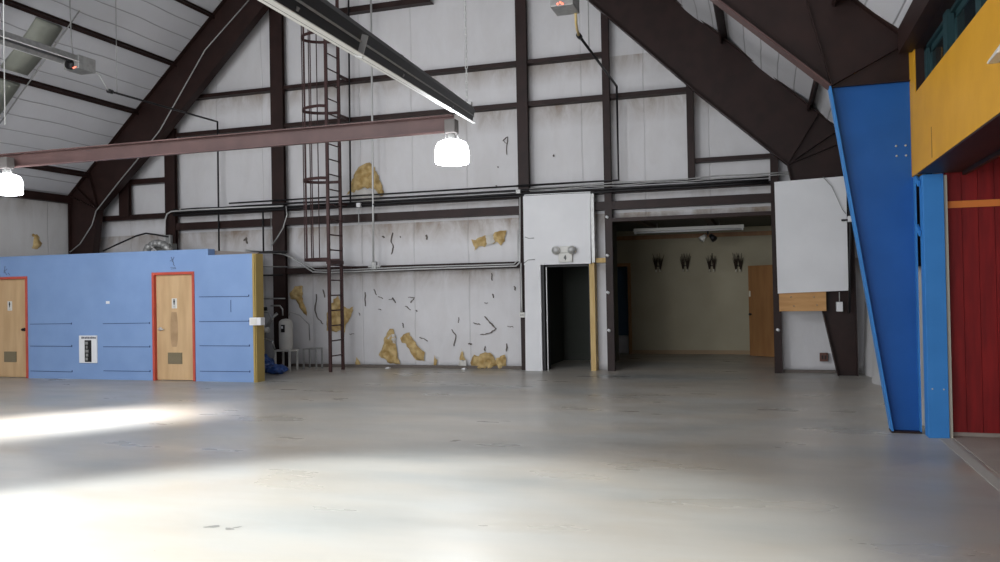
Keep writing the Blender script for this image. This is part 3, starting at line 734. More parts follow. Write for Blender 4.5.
for x, y, w in ((632,476,14),(936,478,16)):
    p = PY(230+x/4, 250+y/4, 15.85); p.z = 0.012
    m = MB(); m.hexa([p+Vector(v) for v in ((-.06,-.04,-.012),(.04,-.05,-.012),(.06,.03,-.012),(-.03,.05,-.012),(-.04,-.03,.01),(.03,-.04,.03),(.05,.03,.006),(-.02,.04,.02))])
    tag(m.build('insulation_scrap', WHITE, bevel=.01), 'white scrap on the floor '+('below the leaning pair of tears' if x < 700 else 'below the pointed tear'), 'scrap', 'scraps below the end wall')

# ------------------------------------------------------------------ restroom block
YB = 13.05
zt = 2.475
def restroom():
    m = MB()
    D = [(-15.25, -14.235), (-11.17, -10.205)]; H = 2.06
    xs = [XL+.02, D[0][0], D[0][1], D[1][0], D[1][1], -9.9, -8.93]
    m.box((XL+.005, YB, 0), (D[0][0], YB+.2, zt)); m.box((D[0][1], YB, 0), (D[1][0], YB+.2, zt))
    m.box((D[0][0], YB, H), (D[0][1], YB+.2, zt)); m.box((D[1][0], YB, H), (D[1][1], YB+.2, zt))
    m.box((D[1][1], YB, 0), (-9.895, YB+.2, zt)); m.box((-9.895, YB, 0), (-8.93, YB+.2, 2.355))
    w = m.build('wall_restroom', BLUEWALL); tag(w, kind='structure')
    s = MB()
    for x0, x1, zz in ((-14.18,-13.12,(1.09,.647,.145)), (-12.35,-11.24,(1.09,.64,.17)), (-10.11,-9.02,(1.58,1.115,.665,.19))):
        for z in zz:
            dz = random.uniform(-.008,.008); s.bar((x0, YB-.002, z), (x1, YB-.002, z+dz), .006, .011)
            s.box((x1-.012, YB-.006, z-.012), (x1+.006, YB, z+.025))
    s.bar((-9.41, YB-.002, 1.512), (-9.412, YB-.002, 1.29), .006, .009, up=(1,0,0))
    s.build('panel_seams', mat('dark_seam_gap', (.03,.05,.12), .8), w)  # dark grooves between the siding panels
    # marks above the doors (faint arrow shaped scribble)
    sg = MB()
    for a, b in (((171,257),(174,264)), ((174,257),(172,262)), ((170,261),(173,259)), ((170.5,267.5),(175.5,267.5)), ((171,269),(176,268.5)), ((173,264),(174.5,266))):
        sg.bar(PY(a[0], a[1], YB-.003), PY(b[0], b[1], YB-.003), .006, .014, up=(0,1,0)) if False else sg.bar(PY(a[0], a[1], YB-.003), PY(b[0], b[1], YB-.003), .012, .006, up=(0,1,0))
    for a, b in (((4,271),(7,275)), ((5,266),(4,273)), ((7,269),(5,271)), ((8,273),(10,275))):
        sg.bar(PY(a[0], a[1], YB-.003), PY(b[0], b[1], YB-.003), .012, .006, up=(0,1,0))
    sg.build('faint_marks', mat('faded_pencil_marks', (.11,.15,.24), .7), w)
    # roof over the rooms, stops short of the yellow end
    MBR = MB().box((XL+.02, YB+.2, 2.36), (-10.62, 15.8, 2.42)); MBR.box((-10.72, YB+.2, 0), (-10.62, 15.8, 2.36))
    tag(MBR.build('wall_restroom_side', WHITE), kind='structure')
    ye = MB().box((-8.93, YB-.02, 0), (-8.89, YB+.24, 2.355)).box((-8.89,YB+.0,0),(-8.87,YB+.24,2.355))
    tag(ye.build('yellow_wall_end', YEDGE), 'mustard yellow board capping the end of the pale blue wall', 'trim board')
    # box on the corner
    b = PY(254, 317, YB-.03); t = thing('wall_junction_box', b, 'white electrical box on the mustard yellow wall end', 'electrical box')
    MB().box((-8.96, YB-.09, 1.045), (-8.72, YB+.05, 1.185)).build('case', WHITE, t, bevel=.006)
    MB().box((-8.93, YB-.095, 1.06), (-8.80, YB-.088, 1.17)).build('cover_plate', OFFWHITE, t)
    # doors
    for i, (a, b) in enumerate(D):
        d = thing('door_%d' % (i+1), ((a+b)/2, YB, 0), None, None, None, 'structure')
        f = MB().box((a, YB-.02, 0), (a+.05, YB+.2, H)).box((b-.05, YB-.02, 0), (b, YB+.2, H)).box((a+.05, YB-.02, H-.05), (b-.05, YB+.2, H))
        f.build('door_frame', DOORTRIM, d, bevel=.004)
        st_ = MB().box((a+.05, YB+.08, 0), (a+.085, YB+.12, H-.05)); st_.build('door_stop', DOORTRIM, d)
        y0 = YB+.05
        MB().box((a+.052, y0, .012), (b-.052, y0+.045, H-.054)).build('door_leaf', DOORWOOD, d)
        cx = (a+b)/2-.02
        sgn = thing if False else None
        s0 = MB().box((cx-.055, y0-.004, 1.37), (cx+.06, y0, 1.56)).build('restroom_sign', OFFWHITE, d)
        pic = MB().lathe((0,0,0), [(.001,0)], 3) if False else MB()
        pic.tube([(cx, y0-.006, 1.535), (cx, y0-.008, 1.535)], .014, 12)
        pic.hexa([(cx-.018,y0-.007,1.50),(cx+.018,y0-.007,1.50),(cx+.018,y0-.004,1.50),(cx-.018,y0-.004,1.50),(cx-.018,y0-.007,1.52),(cx+.018,y0-.007,1.52),(cx+.018,y0-.004,1.52),(cx-.018,y0-.004,1.52)])
        pic.add([(cx-.018,y0-.007,1.50),(cx+.018,y0-.007,1.50),(cx+.006,y0-.007,1.43),(cx-.006,y0-.007,1.43)], [(0,1,2,3)])
        pic.box((cx-.02, y0-.006, 1.395), (cx+.02, y0-.004, 1.402))
        pic.build('pictogram', BLACK, s0)
        wr_ = MB(); pts = []
        n = 14; vs = []
        for k in range(n+1):
            zz = 1.30-(.66 if i else .5)*k/n; hw = .085*max(.02, math.sin(math.pi*min(.97, .05+k/n*.92)))**.22
            vs += [(cx-.01-hw, y0-.0015, zz), (cx-.01+hw, y0-.0015, zz)]
        wr_.add(vs, [(2*k, 2*k+1, 2*k+3, 2*k+2) for k in range(n)])
        (wr_.build('worn_patch', HANDWEAR, d) if i == 1 else None)
        l = MB().box((cx-.155, y0-.012, .315), (cx+.165, y0, .53))
        lv = l.build('vent_grille', LOUVRE, d); sl = MB()
        for k in range(9): sl.box((cx-.14, y0-.018, .33+k*.0215), (cx+.15, y0-.011, .34+k*.0215))
        sl.build('vent_slats', mat('louvre_slat', (.23,.19,.12), .5) if i == 0 else bpy.data.materials['louvre_slat'], lv)
        hx = a+.14 if i == 1 else b-.14
        h = MB().tube([(hx, y0, .98), (hx, y0-.012, .98)], .035, 14).tube([(hx, y0-.01, .98), (hx, y0-.06, .98)], .012, 10)
        if i == 1: h.tube([(hx, y0-.055, .98), (hx+.11, y0-.055, .972)], .011, 10)
        else: h.tube([(hx, y0-.045, .98), (hx, y0-.075, .98)], [.03,.022], 14)
        h.build('door_handle', CONDUIT if i else BLACK, d)
    # white plate with slot
    a = PY(80, 335.5, YB); c = PY(98, 363, YB)
    t = thing('towel_dispenser', ((a.x+c.x)/2, YB, c.z), 'white plate with a dark slot low on the pale blue wall', 'dispenser')
    MB().box((a.x, YB-.03, c.z), (c.x, YB, a.z)).build('plate', WHITE, t, bevel=.005)
    ca = PY(84.7, 340.2, YB-.03); cb = PY(91.6, 362, YB-.03)
    MB().box((ca.x, YB-.034, cb.z), (cb.x, YB-.029, ca.z)).build('dark_slot', BLACK, t)
    gl = MB(); 
    for k in range(5): gl.box((ca.x+.025+.012*(k % 2), YB-.042, cb.z+.03+k*.078), (ca.x+.075+.01*(k % 3), YB-.033, cb.z+.085+k*.078))
    gl.build('inner_mechanism', GREY, t)
    ta = PY(81.5, 336.6, YB-.03); tb = PY(96.2, 338.8, YB-.03); tx = MB(); n = 9
    for k in range(n):
        u = ta.x+(tb.x-ta.x)*k/n; tx.box((u, YB-.033, tb.z+.002*(k % 2)), (u+(tb.x-ta.x)/n*.78, YB-.029, ta.z-.003*((k*7) % 3)))
    tx.build('header_text', mat('dark_grey_print', (.12,.12,.14), .6), t)
    p = PY(108, 302.5, YB); tag(MB().box((p.x-.045, YB-.006, p.z-.025), (p.x+.04, YB, p.z+.028)).build('small_label', WHITE), 'tiny blank white sticker on the pale blue wall above the dispenser', 'sticker')
restroom()
# things lying on the restroom roof
t = thing('flexible_duct', (-12.3, 14.5, 2.42), 'crumpled silver duct lying on the restroom roof', 'duct')
m = MB(); c0 = Vector((-12.36, 14.5, 2.42))
pts = []; rad = []
for k in range(61):
    a = math.pi*(1.0-k/60*.95); pts.append(c0+Vector((.33*math.cos(a)+.1, .02*math.sin(k), .31*math.sin(a)))); rad.append(.075+.010*math.sin(k*1.6))
m.tube(pts, rad, 12); m.build('duct_body', GREY, t)
MB().tube([c0+Vector((-.02,-.12,.31)), c0+Vector((.1,-.16,.22)), c0+Vector((.25,-.16,.1)), c0+Vector((.5,-.1,.02))], .016, 8).build('strap', CONDUIT, t)
MB().box(tuple(c0+Vector((-.05,.06,0))), tuple(c0+Vector((.42,.22,.30)))).build('duct_box', mat('dull_duct', (.13,.13,.12), .6), t)
tray = MB().box((-10.75, 15.35, 2.50), (-9.86, 15.7, 2.535)).bar((-10.7,15.5,2.40),(-10.7,15.5,2.52),.04,.04,up=(1,0,0)).bar((-10.0,15.7,2.5),(-10.0,15.85,2.5),.03,.03)
tag(tray.build('dark_shelf_board', BLACK), 'flat black board above the yellow wall end', 'board')
# grey strip behind the notch in the blue wall
tag(MB().prism([(-9.9,2.2),(-8.95,2.2),(-8.95,2.385),(-9.9,2.45)], 13.25, 13.29).build('notch_board', mat('brown_grey_board', (.2,.17,.15), .7)), 'grey brown board seen over the notch of the blue wall', 'board')

# water heater and clutter behind the yellow end
t = thing('water_heater', (-9.68, 15.3, 0), 'white water tank on a metal stand beside the ladder column', 'water heater')
MB().lathe((-9.68, 15.3, .43), [(.12,0),(.14,.02),(.145,.1),(.145,.54),(.135,.60),(.08,.64),(.02,.65)]).build('tank', TANKW, t)
sg = MB().box((-9.70, 15.145, .80), (-9.62, 15.17, .96)).build('tank_label', BLACK, t)
MB().box((-9.69, 15.14, .88), (-9.65, 15.147, .93)).build('label_print', WHITE, sg)
for dx, dy in ((-.17,-.15),(.17,-.15),(-.17,.15),(.17,.15)): MB().box((-9.68+dx-.018, 15.3+dy-.018, 0), (-9.68+dx+.018, 15.3+dy+.018, .41)).build('leg', TANKW, t)
MB().box((-9.88, 15.1, .40), (-9.48, 15.5, .43)).build('shelf', TANKW, t)
MB().tube([(-9.75,15.3,1.15),(-9.75,15.3,1.28),(-9.85,15.35,1.36),(-10.1,15.4,1.36)], .016).tube([(-9.6,15.3,1.15),(-9.58,15.32,1.22),(-9.4,15.4,1.15),(-9.3,15.6,.95),(-9.35,15.7,.6)], .012).build('water_pipe', GREY, t)
t = thing('metal_stand', (-9.25, 15.6, 0), 'low grey metal stand right of the water tank', 'stand')
for dx, dy in ((-.15,-.12),(.15,-.12),(-.15,.12),(.15,.12)): MB().box((-9.22+dx-.015, 15.6+dy-.015, 0), (-9.22+dx+.015, 15.6+dy+.015, .44)).build('leg', GREY, t)
MB().box((-9.38, 15.47, .42), (-9.06, 15.73, .44)).build('top', GREY, t)
def blob(c, r, m, name, parent, seed=0, amp=.25, fl=True):
    bm = bmesh.new(); bmesh.ops.create_icosphere(bm, subdivisions=4, radius=1)
    for v in bm.verts:
        k = 1+amp*noise.noise(v.co*2.2+Vector((seed, 0, 0)))+amp*.5*noise.noise(v.co*6+Vector((seed, 3, 0)))
        v.co = Vector((v.co.x*r[0]*k, v.co.y*r[1]*k, v.co.z*r[2]*k))+Vector(c)
        if fl and v.co.z < .003: v.co.z = .003
    me = bpy.data.meshes.new(name); bm.to_mesh(me); bm.free(); me.materials.append(m)
    for p in me.polygons: p.use_smooth = True
    o = bpy.data.objects.new(name, me); COL.objects.link(o)
    if parent: o.parent = parent; o.matrix_parent_inverse = parent_world(parent).inverted()
    return o
o = blob((-9.98, 14.75, .16), (.32,.28,.2), BLUEBAG, 'blue_bundle', None, 1); tag(o, 'dark blue plastic bundle on the floor behind the yellow wall end', 'bundle')
o = blob((-9.38, 14.5, .09), (.2,.2,.1), BLUEBAG, 'blue_bundle', None, 4); tag(o, 'smaller dark blue bundle under the front of the water tank', 'bundle')
o = blob((-10.05, 14.75, .47), (.17,.14,.12), mat('brown_paper_bag', (.2,.12,.06), .8, (.28,.17,.09), 8), 'brown_bag', None, 8, fl=False); tag(o, 'crumpled brown bag lying on top of the blue bundle', 'bag')
t = thing('pipe_cluster', (-10.0, 15.1, .6), 'tangle of grey valves and pipes left of the water tank', 'pipes')
m = MB(); m.tube([(-10.2,15.2,.55),(-10.1,15.2,.9),(-9.95,15.2,1.1),(-9.85,15.25,1.2)], .03).tube([(-10.25,15.15,1.25),(-10.0,15.15,1.22),(-9.9,15.15,1.05),(-10.1,15.15,.75)], .02).tube([(-10.3,15.2,.7),(-9.95,15.2,.62),(-9.9,15.2,.45)], .025)
m.build('pipes', GREY, t)
MB().tube([(-10.05,15.1,1.26),(-10.05,15.1,1.34)], .05, 12).build('valve_wheel', BLACK, t); MB().tube([(-10.1,15.12,.85),(-9.98,15.12,.85)], .06, 12).build('pump_body', TANKW, t)

# ------------------------------------------------------------------ exit panel, small doorway, pine frame
t = thing('boarded_partition', (-3.9, 15.75, 0), 'white painted board wall around the small dark doorway', 'wall panel')
MB().prism([(-4.55,0),(-4.205,0),(-4.205,2.08),(-3.2,2.08),(-3.185,3.48),(-4.53,3.49),(-4.55,2.2)][:0] or [(-4.548,0),(-4.205,0),(-4.205,2.085),(-4.53,2.085)], 15.75, 15.83).prism([(-4.54,2.085),(-3.2,2.085),(-3.18,3.475),(-4.5,3.485),(-4.535,3.44)], 15.75, 15.83).build('board', WHITE, t)
MB().box((-3.18, 15.76, 2.1), (-3.12, 15.9, 3.47)).build('edge_trim', GREY, t)
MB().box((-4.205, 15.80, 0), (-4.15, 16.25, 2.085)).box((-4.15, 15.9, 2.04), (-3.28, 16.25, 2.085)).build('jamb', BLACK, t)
MB().box((-4.12, 15.84, 0), (-4.105, 15.88, 2.04)).build('jamb_strip', CONDUIT, t)
ex = thing('exit_sign', PY(563, 254, 15.73), 'white emergency light unit with two spot heads over the small doorway', 'emergency light')
a = PY(558.5, 253.2, 15.70); b = PY(572.5, 262, 15.70)
MB().box((a.x, 15.68, b.z), (b.x, 15.75, a.z)).build('sign_box', OFFWHITE, ex, bevel=.012)
MB().box((PY(559.5,246.5,15.7).x, 15.68, a.z), (PY(569.5,253,15.7).x, 15.75, PY(562,246.3,15.7).z)).build('battery_case', OFFWHITE, ex, bevel=.012)
gl = MB(); c = PY(565, 257.7, 15.675)
for p0, p1 in (((.01,.05),(-.022,-.012)), ((-.022,-.012),(.03,-.008)), ((.015,.03),(.006,-.05))): gl.bar((c.x+p0[0], 15.676, c.z+p0[1]), (c.x+p1[0], 15.676, c.z+p1[1]), .014, .004, up=(0,1,0))
gl.build('dark_mark', mat('dark_print', (.08,.08,.08), .6), ex)
for x, y in ((556.5, 250), (571.5, 249.5)):
    p = PY(x, y, 15.68); q = MB().tube([p+Vector((0,.05,.01)), p+Vector((0,.0,.0)), p+Vector((-.01 if x < 560 else .01,-.05,-.01))], [.045,.075,.085], 16)
    hd = q.build('spot_head', OFFWHITE, ex); MB().tube([p+Vector((-.01 if x < 560 else .01,-.05,-.01)), p+Vector((-.011 if x < 560 else .011,-.056,-.011))], .07, 16).build('spot_lens', CONDUIT, hd)
t = thing('pine_door_frame', (-3.2, 15.9, 0), 'raw pine upright with short header beside the small doorway', 'door frame')
MB().box((-3.255, 15.86, 0), (-3.155, 16.1, 2.19)).build('upright', PINE, t); MB().box((-3.155, 15.86, 2.10), (-2.93, 16.05, 2.19)).build('header', PINE, t)
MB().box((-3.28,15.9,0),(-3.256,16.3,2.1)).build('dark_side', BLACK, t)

# right hand boards
t = thing('white_board_panel', (.8, 15.42, 1.45), 'large plain white board fixed over the right end of the wall', 'board')
MB().prism([(PY(x,y,15.4).x, PY(x,y,15.4).z) for x, y in ((774.3,182),(777.8,293.5),(848.5,290.5),(846,176))], 15.40, 15.45).build('board', WHITE, t)
for zz in (2.0, 3.2): MB().box((.22, 15.45, zz), (.26, 15.85, zz+.06)).build('batten', BROWN, t)
a = PY(779, 293, 15.42); b = PY(826.5, 311, 15.42)
t = thing('plywood_strip', (a.x, 15.43, b.z), 'orange plywood strip with knots below the white board', 'board')
MB().box((a.x, 15.452, b.z), (b.x, 15.482, a.z+.03)).build('strip', PLY, t); kn = MB()
for x, y in ((791,297),(814,297),(817,305),(794,306)):
    p = PY(x, y, 15.449); kn.tube([p, p+Vector((0,.004,0))], .018, 10)
kn.build('knots', HANDWEAR, t)
MB().box((a.x+.05,15.482,b.z+.02),(a.x+.09,15.86,b.z+.08)).build('batten', PINE, t)
p = PY(843, 300, 15.42)
t = thing('column_outlet', (1.22, 15.45, 1.1), 'small white outlet box on the dark column at right', 'outlet box')
a = PY(836.5, 302, 15.44); b = PY(843, 311.5, 15.44); MB().box((a.x, 15.44, b.z), (b.x, 15.60, a.z)).build('case', WHITE, t, bevel=.005)
MB().tube([PY(839.5, 302, 15.46), PY(839.3, 292, 15.46)], .008, 6).build('cord', CONDUIT, t)
a = PY(819.7, 353, 15.98); b = PY(828, 361.5, 15.98); t = thing('brown_outlet', ((a.x+b.x)/2, 16.0, b.z), 'square brown outlet plate low on the wall right of the wide opening', 'outlet')
MB().box((a.x, 15.98, b.z), (b.x, 16.05, a.z)).build('plate', mat('rust_brown_plate', (.13,.06,.045), .6), t, bevel=.004); MB().box((a.x+.03, 15.976, b.z+.04), (a.x+.06, 15.98, b.z+.11)).box((a.x+.08, 15.976, b.z+.04), (a.x+.11, 15.98, b.z+.11)).build('socket', BLACK, t)
tag(MB().tube([PY(x, y, 15.36) for x, y in ((823,177),(832,187),(838,200),(842,209),(846,214))], .006, 6).build('loose_cable', GREY), 'thin dark cable drooping across the white board at right', 'cable')
t = thing('flood_light', PY(850, 219, 15.3), 'small white fitting with a black arm at the white board edge', 'light fitting')
p = PY(849.5, 219, 15.3); MB().box(tuple(p+Vector((-.03,-.04,-.05))), tuple(p+Vector((.08,.06,.05)))).build('head', WHITE, t, bevel=.008); MB().box(tuple(p+Vector((-.13,-.02,-.03))), tuple(p+Vector((-.03,.02,.0)))).build('arm', BLACK, t); MB().box(tuple(p+Vector((-.11,.0,-.03))), tuple(p+Vector((-.07,.12,-.0)))).build('mount', BLACK, t)
tag(MB().tube([(1.40,15.38,3.4),(1.41,15.38,2.5),(1.39,15.38,2.0),(1.37,15.38,1.1)], .02, 8).build('drop_pipe', BLACK), 'black pipe down the right edge of the white board', 'pipe')
tag(MB().box((.28, 15.98, 0), (1.17, 16.06, .05)).build('baseboard_end', SCUFF), kind='structure')
for i, (z0, z1) in enumerate(((1.78, 3.3),)):
    tag(MB().box((1.58, 10.0, z0), (1.66, 13.2, z1)).box((1.66,10.0,z0),(1.75,10.1,z1)).build('wall_girt_panel', BROWN), 'dark brown steel panel seen between the blue column and the blue post', 'panel')

# ------------------------------------------------------------------ back room behind the wide opening
YBK = 20.15; CH = 2.98
tag(MB().box((-4.35, YBK, 0), (-3.62, YBK+.12, 3.1)).box((-3.12, YBK, 0), (.7, YBK+.12, 3.1)).box((-3.62, YBK, 2.13), (-3.12, YBK+.12, 3.1)).build('wall_back', BACKWALL), kind='structure')
tag(MB().box((.6, 16.23, 0), (.72, YBK, 3.1)).build('wall_back_right', BACKWALL), kind='structure')
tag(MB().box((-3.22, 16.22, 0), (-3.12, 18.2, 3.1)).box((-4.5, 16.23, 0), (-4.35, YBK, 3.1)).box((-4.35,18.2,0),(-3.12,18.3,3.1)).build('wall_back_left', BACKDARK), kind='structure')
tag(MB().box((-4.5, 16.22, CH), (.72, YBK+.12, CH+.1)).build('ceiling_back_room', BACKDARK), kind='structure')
tag(MB().box((-3.12, YBK-.02, 0), (.6, YBK, .09)).build('baseboard_back', mat('tan_baseboard', (.3,.21,.12), .6)), kind='structure')
tag(MB().box((-4.35, YBK-.03, 2.76), (.6, YBK, 2.86)).build('trim_back', DARKWOOD), kind='structure')
tag(MB().box((-4.35, 21.2, 0), (-2.4, 21.3, 3.0)).box((-4.4,YBK+.12,0),(-4.3,21.2,3.0)).box((-2.5,YBK+.12,0),(-2.4,21.2,3.0)).build('wall_closet', mat('slate_blue_paint', (.13,.24,.36), .7)), kind='structure')
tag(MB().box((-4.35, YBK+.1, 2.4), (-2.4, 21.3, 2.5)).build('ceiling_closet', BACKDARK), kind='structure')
d = thing('door_3', (-3.37, YBK, 0), None, None, None, 'structure')
MB().box((-3.19, YBK-.03, 0), (-3.11, YBK+.1, 2.2)).box((-3.70, YBK-.03, 2.12), (-3.19, YBK+.1, 2.2)).box((-3.70, YBK-.03, 0), (-3.62, YBK+.1, 2.12)).build('door_frame', DARKWOOD, d)
tag(MB().box((-3.62, 20.4, 0), (-3.16, 20.7, .42)).build('white_box', WHITE, bevel=.01), 'white box on the floor inside the back room doorway', 'box')
# open door
d = thing('door_4', (.3, 19.1, 0), None, None, None, 'structure')
A = PY(750.5, 356.2, 19.68); B = Vector((.40, 19.12, 0)); A.z = 0; dd = (B-A).normalized(); nn = Vector((-dd.y, dd.x, 0))*.02
hh = 2.05; MB().hexa([A-nn+Vector((0,0,.01)), B-nn+Vector((0,0,.01)), B+nn+Vector((0,0,.01)), A+nn+Vector((0,0,.01)), A-nn+Vector((0,0,hh)), B-nn+Vector((0,0,hh)), B+nn+Vector((0,0,hh)), A+nn+Vector((0,0,hh))]).build('door_leaf', DARKWOOD, d)
p = A+dd*.05+Vector((0,0,.95)); MB().tube([p-nn, p-nn*3.5], .026, 12).build('door_handle', BLACK, d); p.z = 1.42; MB().box(tuple(p+Vector((-.045,-.03,-.07))), tuple(p+Vector((-.01,.03,.06)))).build('latch_plate', CREAM, d)
# dried bundles hung in a row
for i, (x, y) in enumerate(((658,262),(685,261.5),(711.5,261.5),(738,261.5))):
    p = PY(x, y, YBK-.06)
    t = thing('hanging_bundle', p, 'dark frayed bundle hung on the back room wall, '+['leftmost of four', 'second from the left', 'third from the left', 'rightmost of four'][i], 'wall ornament', 'four dark bundles on the back room wall')
    m = MB()
    for s_ in (-1, 1):
        b0 = p+Vector((s_*.05, 0, -.20))
        for k in range(6):
            a = (k-2.5)*.075+s_*.03; L_ = random.uniform(.26,.42)
            m.tube([b0, b0+Vector((math.sin(a)*L_*.5, -.01, math.cos(a)*L_*.5)), b0+Vector((math.sin(a*1.2)*L_, -.02, math.cos(a)*L_))], [.013,.009,.003], 6)
    m.build('stems', TWIG, t)
    MB().tube([p+Vector((-.05,0,-.24)), p+Vector((-.045,0,-.18))], .018, 8).tube([p+Vector((.05,0,-.24)), p+Vector((.045,0,-.18))], .018, 8).build('tied_ends', CREAM, t)
    MB().tube([p+Vector((-.05,.03,-.1)), p+Vector((.05,.03,-.1))], .012, 8).tube([p+Vector((0,.03,-.1)), p+Vector((0,.06,-.1))], .01, 6).build('wall_hook', BLACK, t)
# fluorescent fixture and joists
a = PY(634, 232.5, 18); b = PY(744, 227.5, 18)
zf = (a.z+b.z)/2
t = thing('fluorescent_fixture', ((a.x+b.x)/2, 18, zf), 'long unlit white strip light under the back room ceiling', 'strip light')
MB().box((a.x, 17.93, zf+.0), (b.x, 18.07, zf+.07)).build('housing', OFFWHITE, t, bevel=.006)
for s_ in (-.04, .04): MB().tube([(a.x+.05, 18+s_, zf-.02), (b.x-.05, 18+s_, zf-.02)], .016, 10).build('tube', WHITE, t)
for x in (a.x+.03, b.x-.03): MB().box((x-.015, 17.93, zf-.045), (x+.015, 18.07, zf)).build('lamp_holder', WHITE, t)
for x in (a.x+.5, b.x-.5): MB().tube([(x, 18, zf+.07), (x, 18, CH)], .008, 6).build('hanger', GREY, t)
for i, x in enumerate((-2.35, -1.05)):
    tag(MB().box((x-.06, 16.25, CH-.09), (x+.06, 19.9, CH)).build('ceiling_joist', JOIST), 'dark joist on the back room ceiling, '+('left one' if i == 0 else 'right one'), 'joist', 'back room joists')
t = thing('ceiling_spot', PY(708, 237, 18.6), 'small white twin spot light below the strip light', 'spot light')
p = PY(708, 237, 18.6)
MB().tube([Vector((p.x,p.y,CH)), Vector((p.x,p.y,p.z+.05))], .02, 8).build('stem', BLACK, t)
for s_ in (-1, 1): MB().tube([p+Vector((s_*.05,0,.04)), p+Vector((s_*.14,-.06,-.06))], [.04,.075], 14).build('spot_head', OFFWHITE if s_ < 0 else BLACK, t)

# ------------------------------------------------------------------ mezzanine on the right
XM = 1.52
def mezz():
    # yellow face with a window opening
    t = thing('wall_mezzanine', (XM, 8, 2.73), None, None, None, 'structure')
    y0, y1 = 1.0, 9.97; wz0 = 3.565; wy1 = 9.47
    m = MB().box((XM, y0, 2.73), (XM+.1, y1, wz0)).box((XM, wy1, wz0), (XM+.1, y1, 4.1))
    m.build('yellow_face', YELLOW, t)
    MB().box((XM+.4, y0, 2.68), (XM+.44, 9.4, 2.94)).box((XM-.002,9.3,3.0),(XM,9.302,3.001)).build('back_strip', BROWN, t)
    MB().box((XM+.002, y0, 2.715), (XM+.42, 9.44, 2.729)).build('soffit_board', BROWN, t)
    # small brown streak on the face
    s = PX(931.5, 145, XM-.002); MB().box((XM-.002, s.y-.02, s.z-.12), (XM, s.y+.012, s.z+.17)).build('brown_streak', mat('brown_streak', (.25,.13,.02), .6), t)
    w = thing('window_1', (XM+.1, 8, wz0), None, None, None, 'structure')
    MB().box((XM, y0, 4.015), (XM+.1, wy1, 4.019)).box((XM+.01, wy1-.02, wz0), (XM+.14, wy1+.0, 4.03)).box((XM+.1, y0, wz0-.03), (XM+.14, wy1, wz0)).build('window_reveal', BROWN, w)
    fm = MB(); X0, X1 = XM+.09, XM+.13
    ye = wy1-.02; 
    fm.box((X0, ye-.14, wz0), (X1, ye, 4.04)); fm.box((X0, y0, 3.98), (X1, ye, 4.04)); fm.box((X0, y0, wz0), (X1, ye, wz0+.05))
    for yy in (8.35, 7.15, 5.9, 4.6, 3.2): fm.box((X0-.03, yy-.17, wz0), (X1, yy+.0, 4.04))
    fm.build('window_frame', TEAL, w)
    sm = MB()
    for a, b in ((8.35, ye-.14), (7.15, 8.18), (5.9, 6.98)):
        for (p0, p1, q0, q1) in ((a, a+.07, wz0, 3.98), (b-.07, b, wz0, 3.98), (a, b, 3.92, 3.98), (a, b, wz0+.05, wz0+.11)): sm.box((X0+.03, p0, q0), (X1+.02, p1, q1))
    sm.build('window_sash', TEAL, w)
    MB().box((X1+.0, y0, wz0), (X1+.012, ye, 4.04)).build('window_pane', GLASS, w)
    MB().box((X1+.02,y0,wz0-.1),(X1+.03,ye,4.05)).build('dark_backing', BLACK, w)  # black sheet put behind the pane as the darkness of the upper room
mezz()
t = thing('blue_post', (1.655, 9.55, 0), 'slim bright blue square post beside the red plank wall', 'post')
MB().box((1.566, 9.45, 0), (1.760, 9.65, 2.712)).build('post', BLUEP, t, bevel=.004)
for z in (2.66, 2.14): MB().bar((1.55, 9.56, z-.03), (1.545, 9.70, z+.05), .02, .06).build('tie_bracket', BLUEP, t)
for x, y in ((932.5, 389),(944, 389.5)):
    p = PY(x, y, 9.445); MB().tube([p, p+Vector((0,.008,0))], .009, 8).build('screw', CONDUIT, t)
tag(MB().box((1.762, 9.5, 0), (1.80, 9.62, 2.70)).build('trim_1', CREAM), kind='structure')
m = MB(); x = 1.80
while x < 5.4:
    m.box((x+.001, 9.60, .045), (x+.147, 9.64, 2.86)); x += .15
m.box((1.80, 9.615, .045), (5.5, 9.72, 3.0))
w = tag(m.build('wall_red', REDW), kind='structure')
MB().box((1.80, 9.585, 2.365), (5.5, 9.602, 2.435)).box((1.80, 9.585, 2.865), (5.5, 9.602, 2.93)).build('orange_strip', ORANGE, w)
MB().box((1.80, 9.615, 0), (5.5, 9.66, .045)).build('base_strip', CONC2, w)
tag(MB().box((5.5, 1.0, 0), (5.62, 9.72, 3.0)).build('wall_side_room', WHITE), kind='structure')
tag(MB().box((1.98, 1.0, 2.94), (5.5, 9.6, 3.04)).build('ceiling_side_room', OFFWHITE), kind='structure')
tag(MB().box((1.80, -6.0, .0005), (5.5, 9.6, .006)).build('floor_side_room', CONC2), kind='structure')
tag(MB().box((1.66, 1.0, .0005), (1.76, 9.44, .005)).build('trim_floor_joint', mat('pale_floor_joint', (.42,.40,.36), .6)), kind='structure')
t = thing('wall_lamp', PX(992, 60, XM-.02), 'pale shade sticking out of the yellow wall at the right edge', 'lamp')
p = PX(1001, 58, XM-.02)
MB().hexa([p+Vector(v) for v in ((-.08,.02,-.03),(-.0,.06,-.02),(-.0,-.3,-.02),(-.10,-.3,-.04),(-.08,.02,-.015),(.0,.06,.04),(.0,-.3,.05),(-.07,-.3,.03))]).build('lamp_shade', OFFWHITE, t, bevel=.01)
MB().box(tuple(p+Vector((-.01,-.1,-.03))), tuple(p+Vector((.02,0,.03)))).build('bracket', GREY, t)

# conduit along the left rafter edge
pts = [PY(x, y, 15.42) for x, y in ((249,0),(205,50),(160,130),(137,160),(118,183),(96,211),(92,225),(80,244),(70,252))]
tag(MB().tube(pts, .013, 8).build('conduit', GREY), 'pale conduit following the left rafter down to the restroom roof', 'conduit', 'conduits on the end wall')
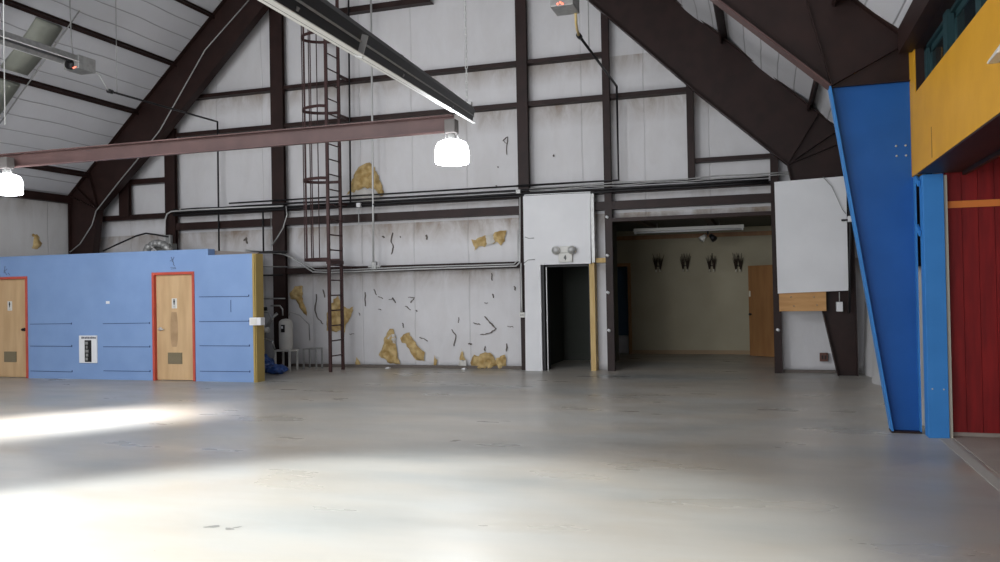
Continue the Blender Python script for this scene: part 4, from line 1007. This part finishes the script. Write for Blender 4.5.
# brace rod across the left slope
t = tag(MB().tube([(-12.3,12.52,roofz(-12.3)-.17), (-14.9,12.62,roofz(-14.9)-.17)], .014, 6).build('brace_rod', GREY), 'thin grey rod running down the left roof slope beside the skylight', 'rod')
t = tag(MB().tube([(-.2,9.62,5.55),(.1,9.6,5.0),(.2,9.6,4.9)], .012, 6).build('brace_cable', GREY), 'thin cable ending on the near right rafter', 'cable')
ch = MB().tube([(-2.9+.02,15.75,5.1)]+[(-2.9+.02,15.75,5.0)], .01, 6)

# ------------------------------------------------------------------ light
W = bpy.data.worlds.new('world'); bpy.context.scene.world = W; W.use_nodes = True
bg = W.node_tree.nodes['Background']; bg.inputs[0].default_value = (.75,.83,1,1); bg.inputs[1].default_value = .8
def area(name, loc, size, energy, col, target=None, spread=math.pi):
    l = bpy.data.lights.new(name, 'AREA'); l.shape = 'RECTANGLE'; l.size, l.size_y = size; l.energy = energy; l.color = col; l.spread = spread
    o = bpy.data.objects.new(name, l); COL.objects.link(o); o.location = loc
    if target is not None: o.rotation_euler = (Vector(target)-Vector(loc)).to_track_quat('-Z', 'Y').to_euler()
    return o
area('door_daylight', (-7, YF+.05, 2.4), (11, 4.2), 850, (.95,.97,1), (-7, 10, 3.2))
def spot(name, loc, target, energy, ang, blend, col=(1,1,1), soft=.3):
    l = bpy.data.lights.new(name, 'SPOT'); l.energy = energy; l.spot_size = math.radians(ang); l.spot_blend = blend; l.color = col; l.shadow_soft_size = soft
    o = bpy.data.objects.new(name, l); COL.objects.link(o); o.location = loc; o.rotation_euler = (Vector(target)-Vector(loc)).to_track_quat('-Z', 'Y').to_euler(); return o
for x, y, e in ((-7.6, 3.0, 480), (-12, 3.5, 320), (-7, 6.5, 100)):
    l = bpy.data.lights.new('bay_lamp', 'POINT'); l.energy = e; l.shadow_soft_size = .35; l.color = (.94,.97,1); o = bpy.data.objects.new('bay_lamp', l); COL.objects.link(o); o.location = (x, y, 5.6)
spot('pool_near', (-7.2, .6, 6.4), (-3.8, 3.5, 0), 7800, 45, .3, (.90,.97,1))  # added spot without a fixture, makes the bright pool on the near floor
area('pool_left', (-9.5, 7.4, 5.2), (.35, 5.5), 150, (.95,.97,1), (-9.6, 7.6, 0), math.radians(32)).rotation_euler = (0, 0, math.radians(-38))  # added unseen area light, lays the bright band on the floor at left


sc_ = bpy.context.scene
sc_.view_settings.view_transform = 'Standard'; sc_.view_settings.look = 'None'; sc_.view_settings.gamma = 1; sc_.view_settings.exposure = 0.08
sc_.view_settings.use_curve_mapping = False
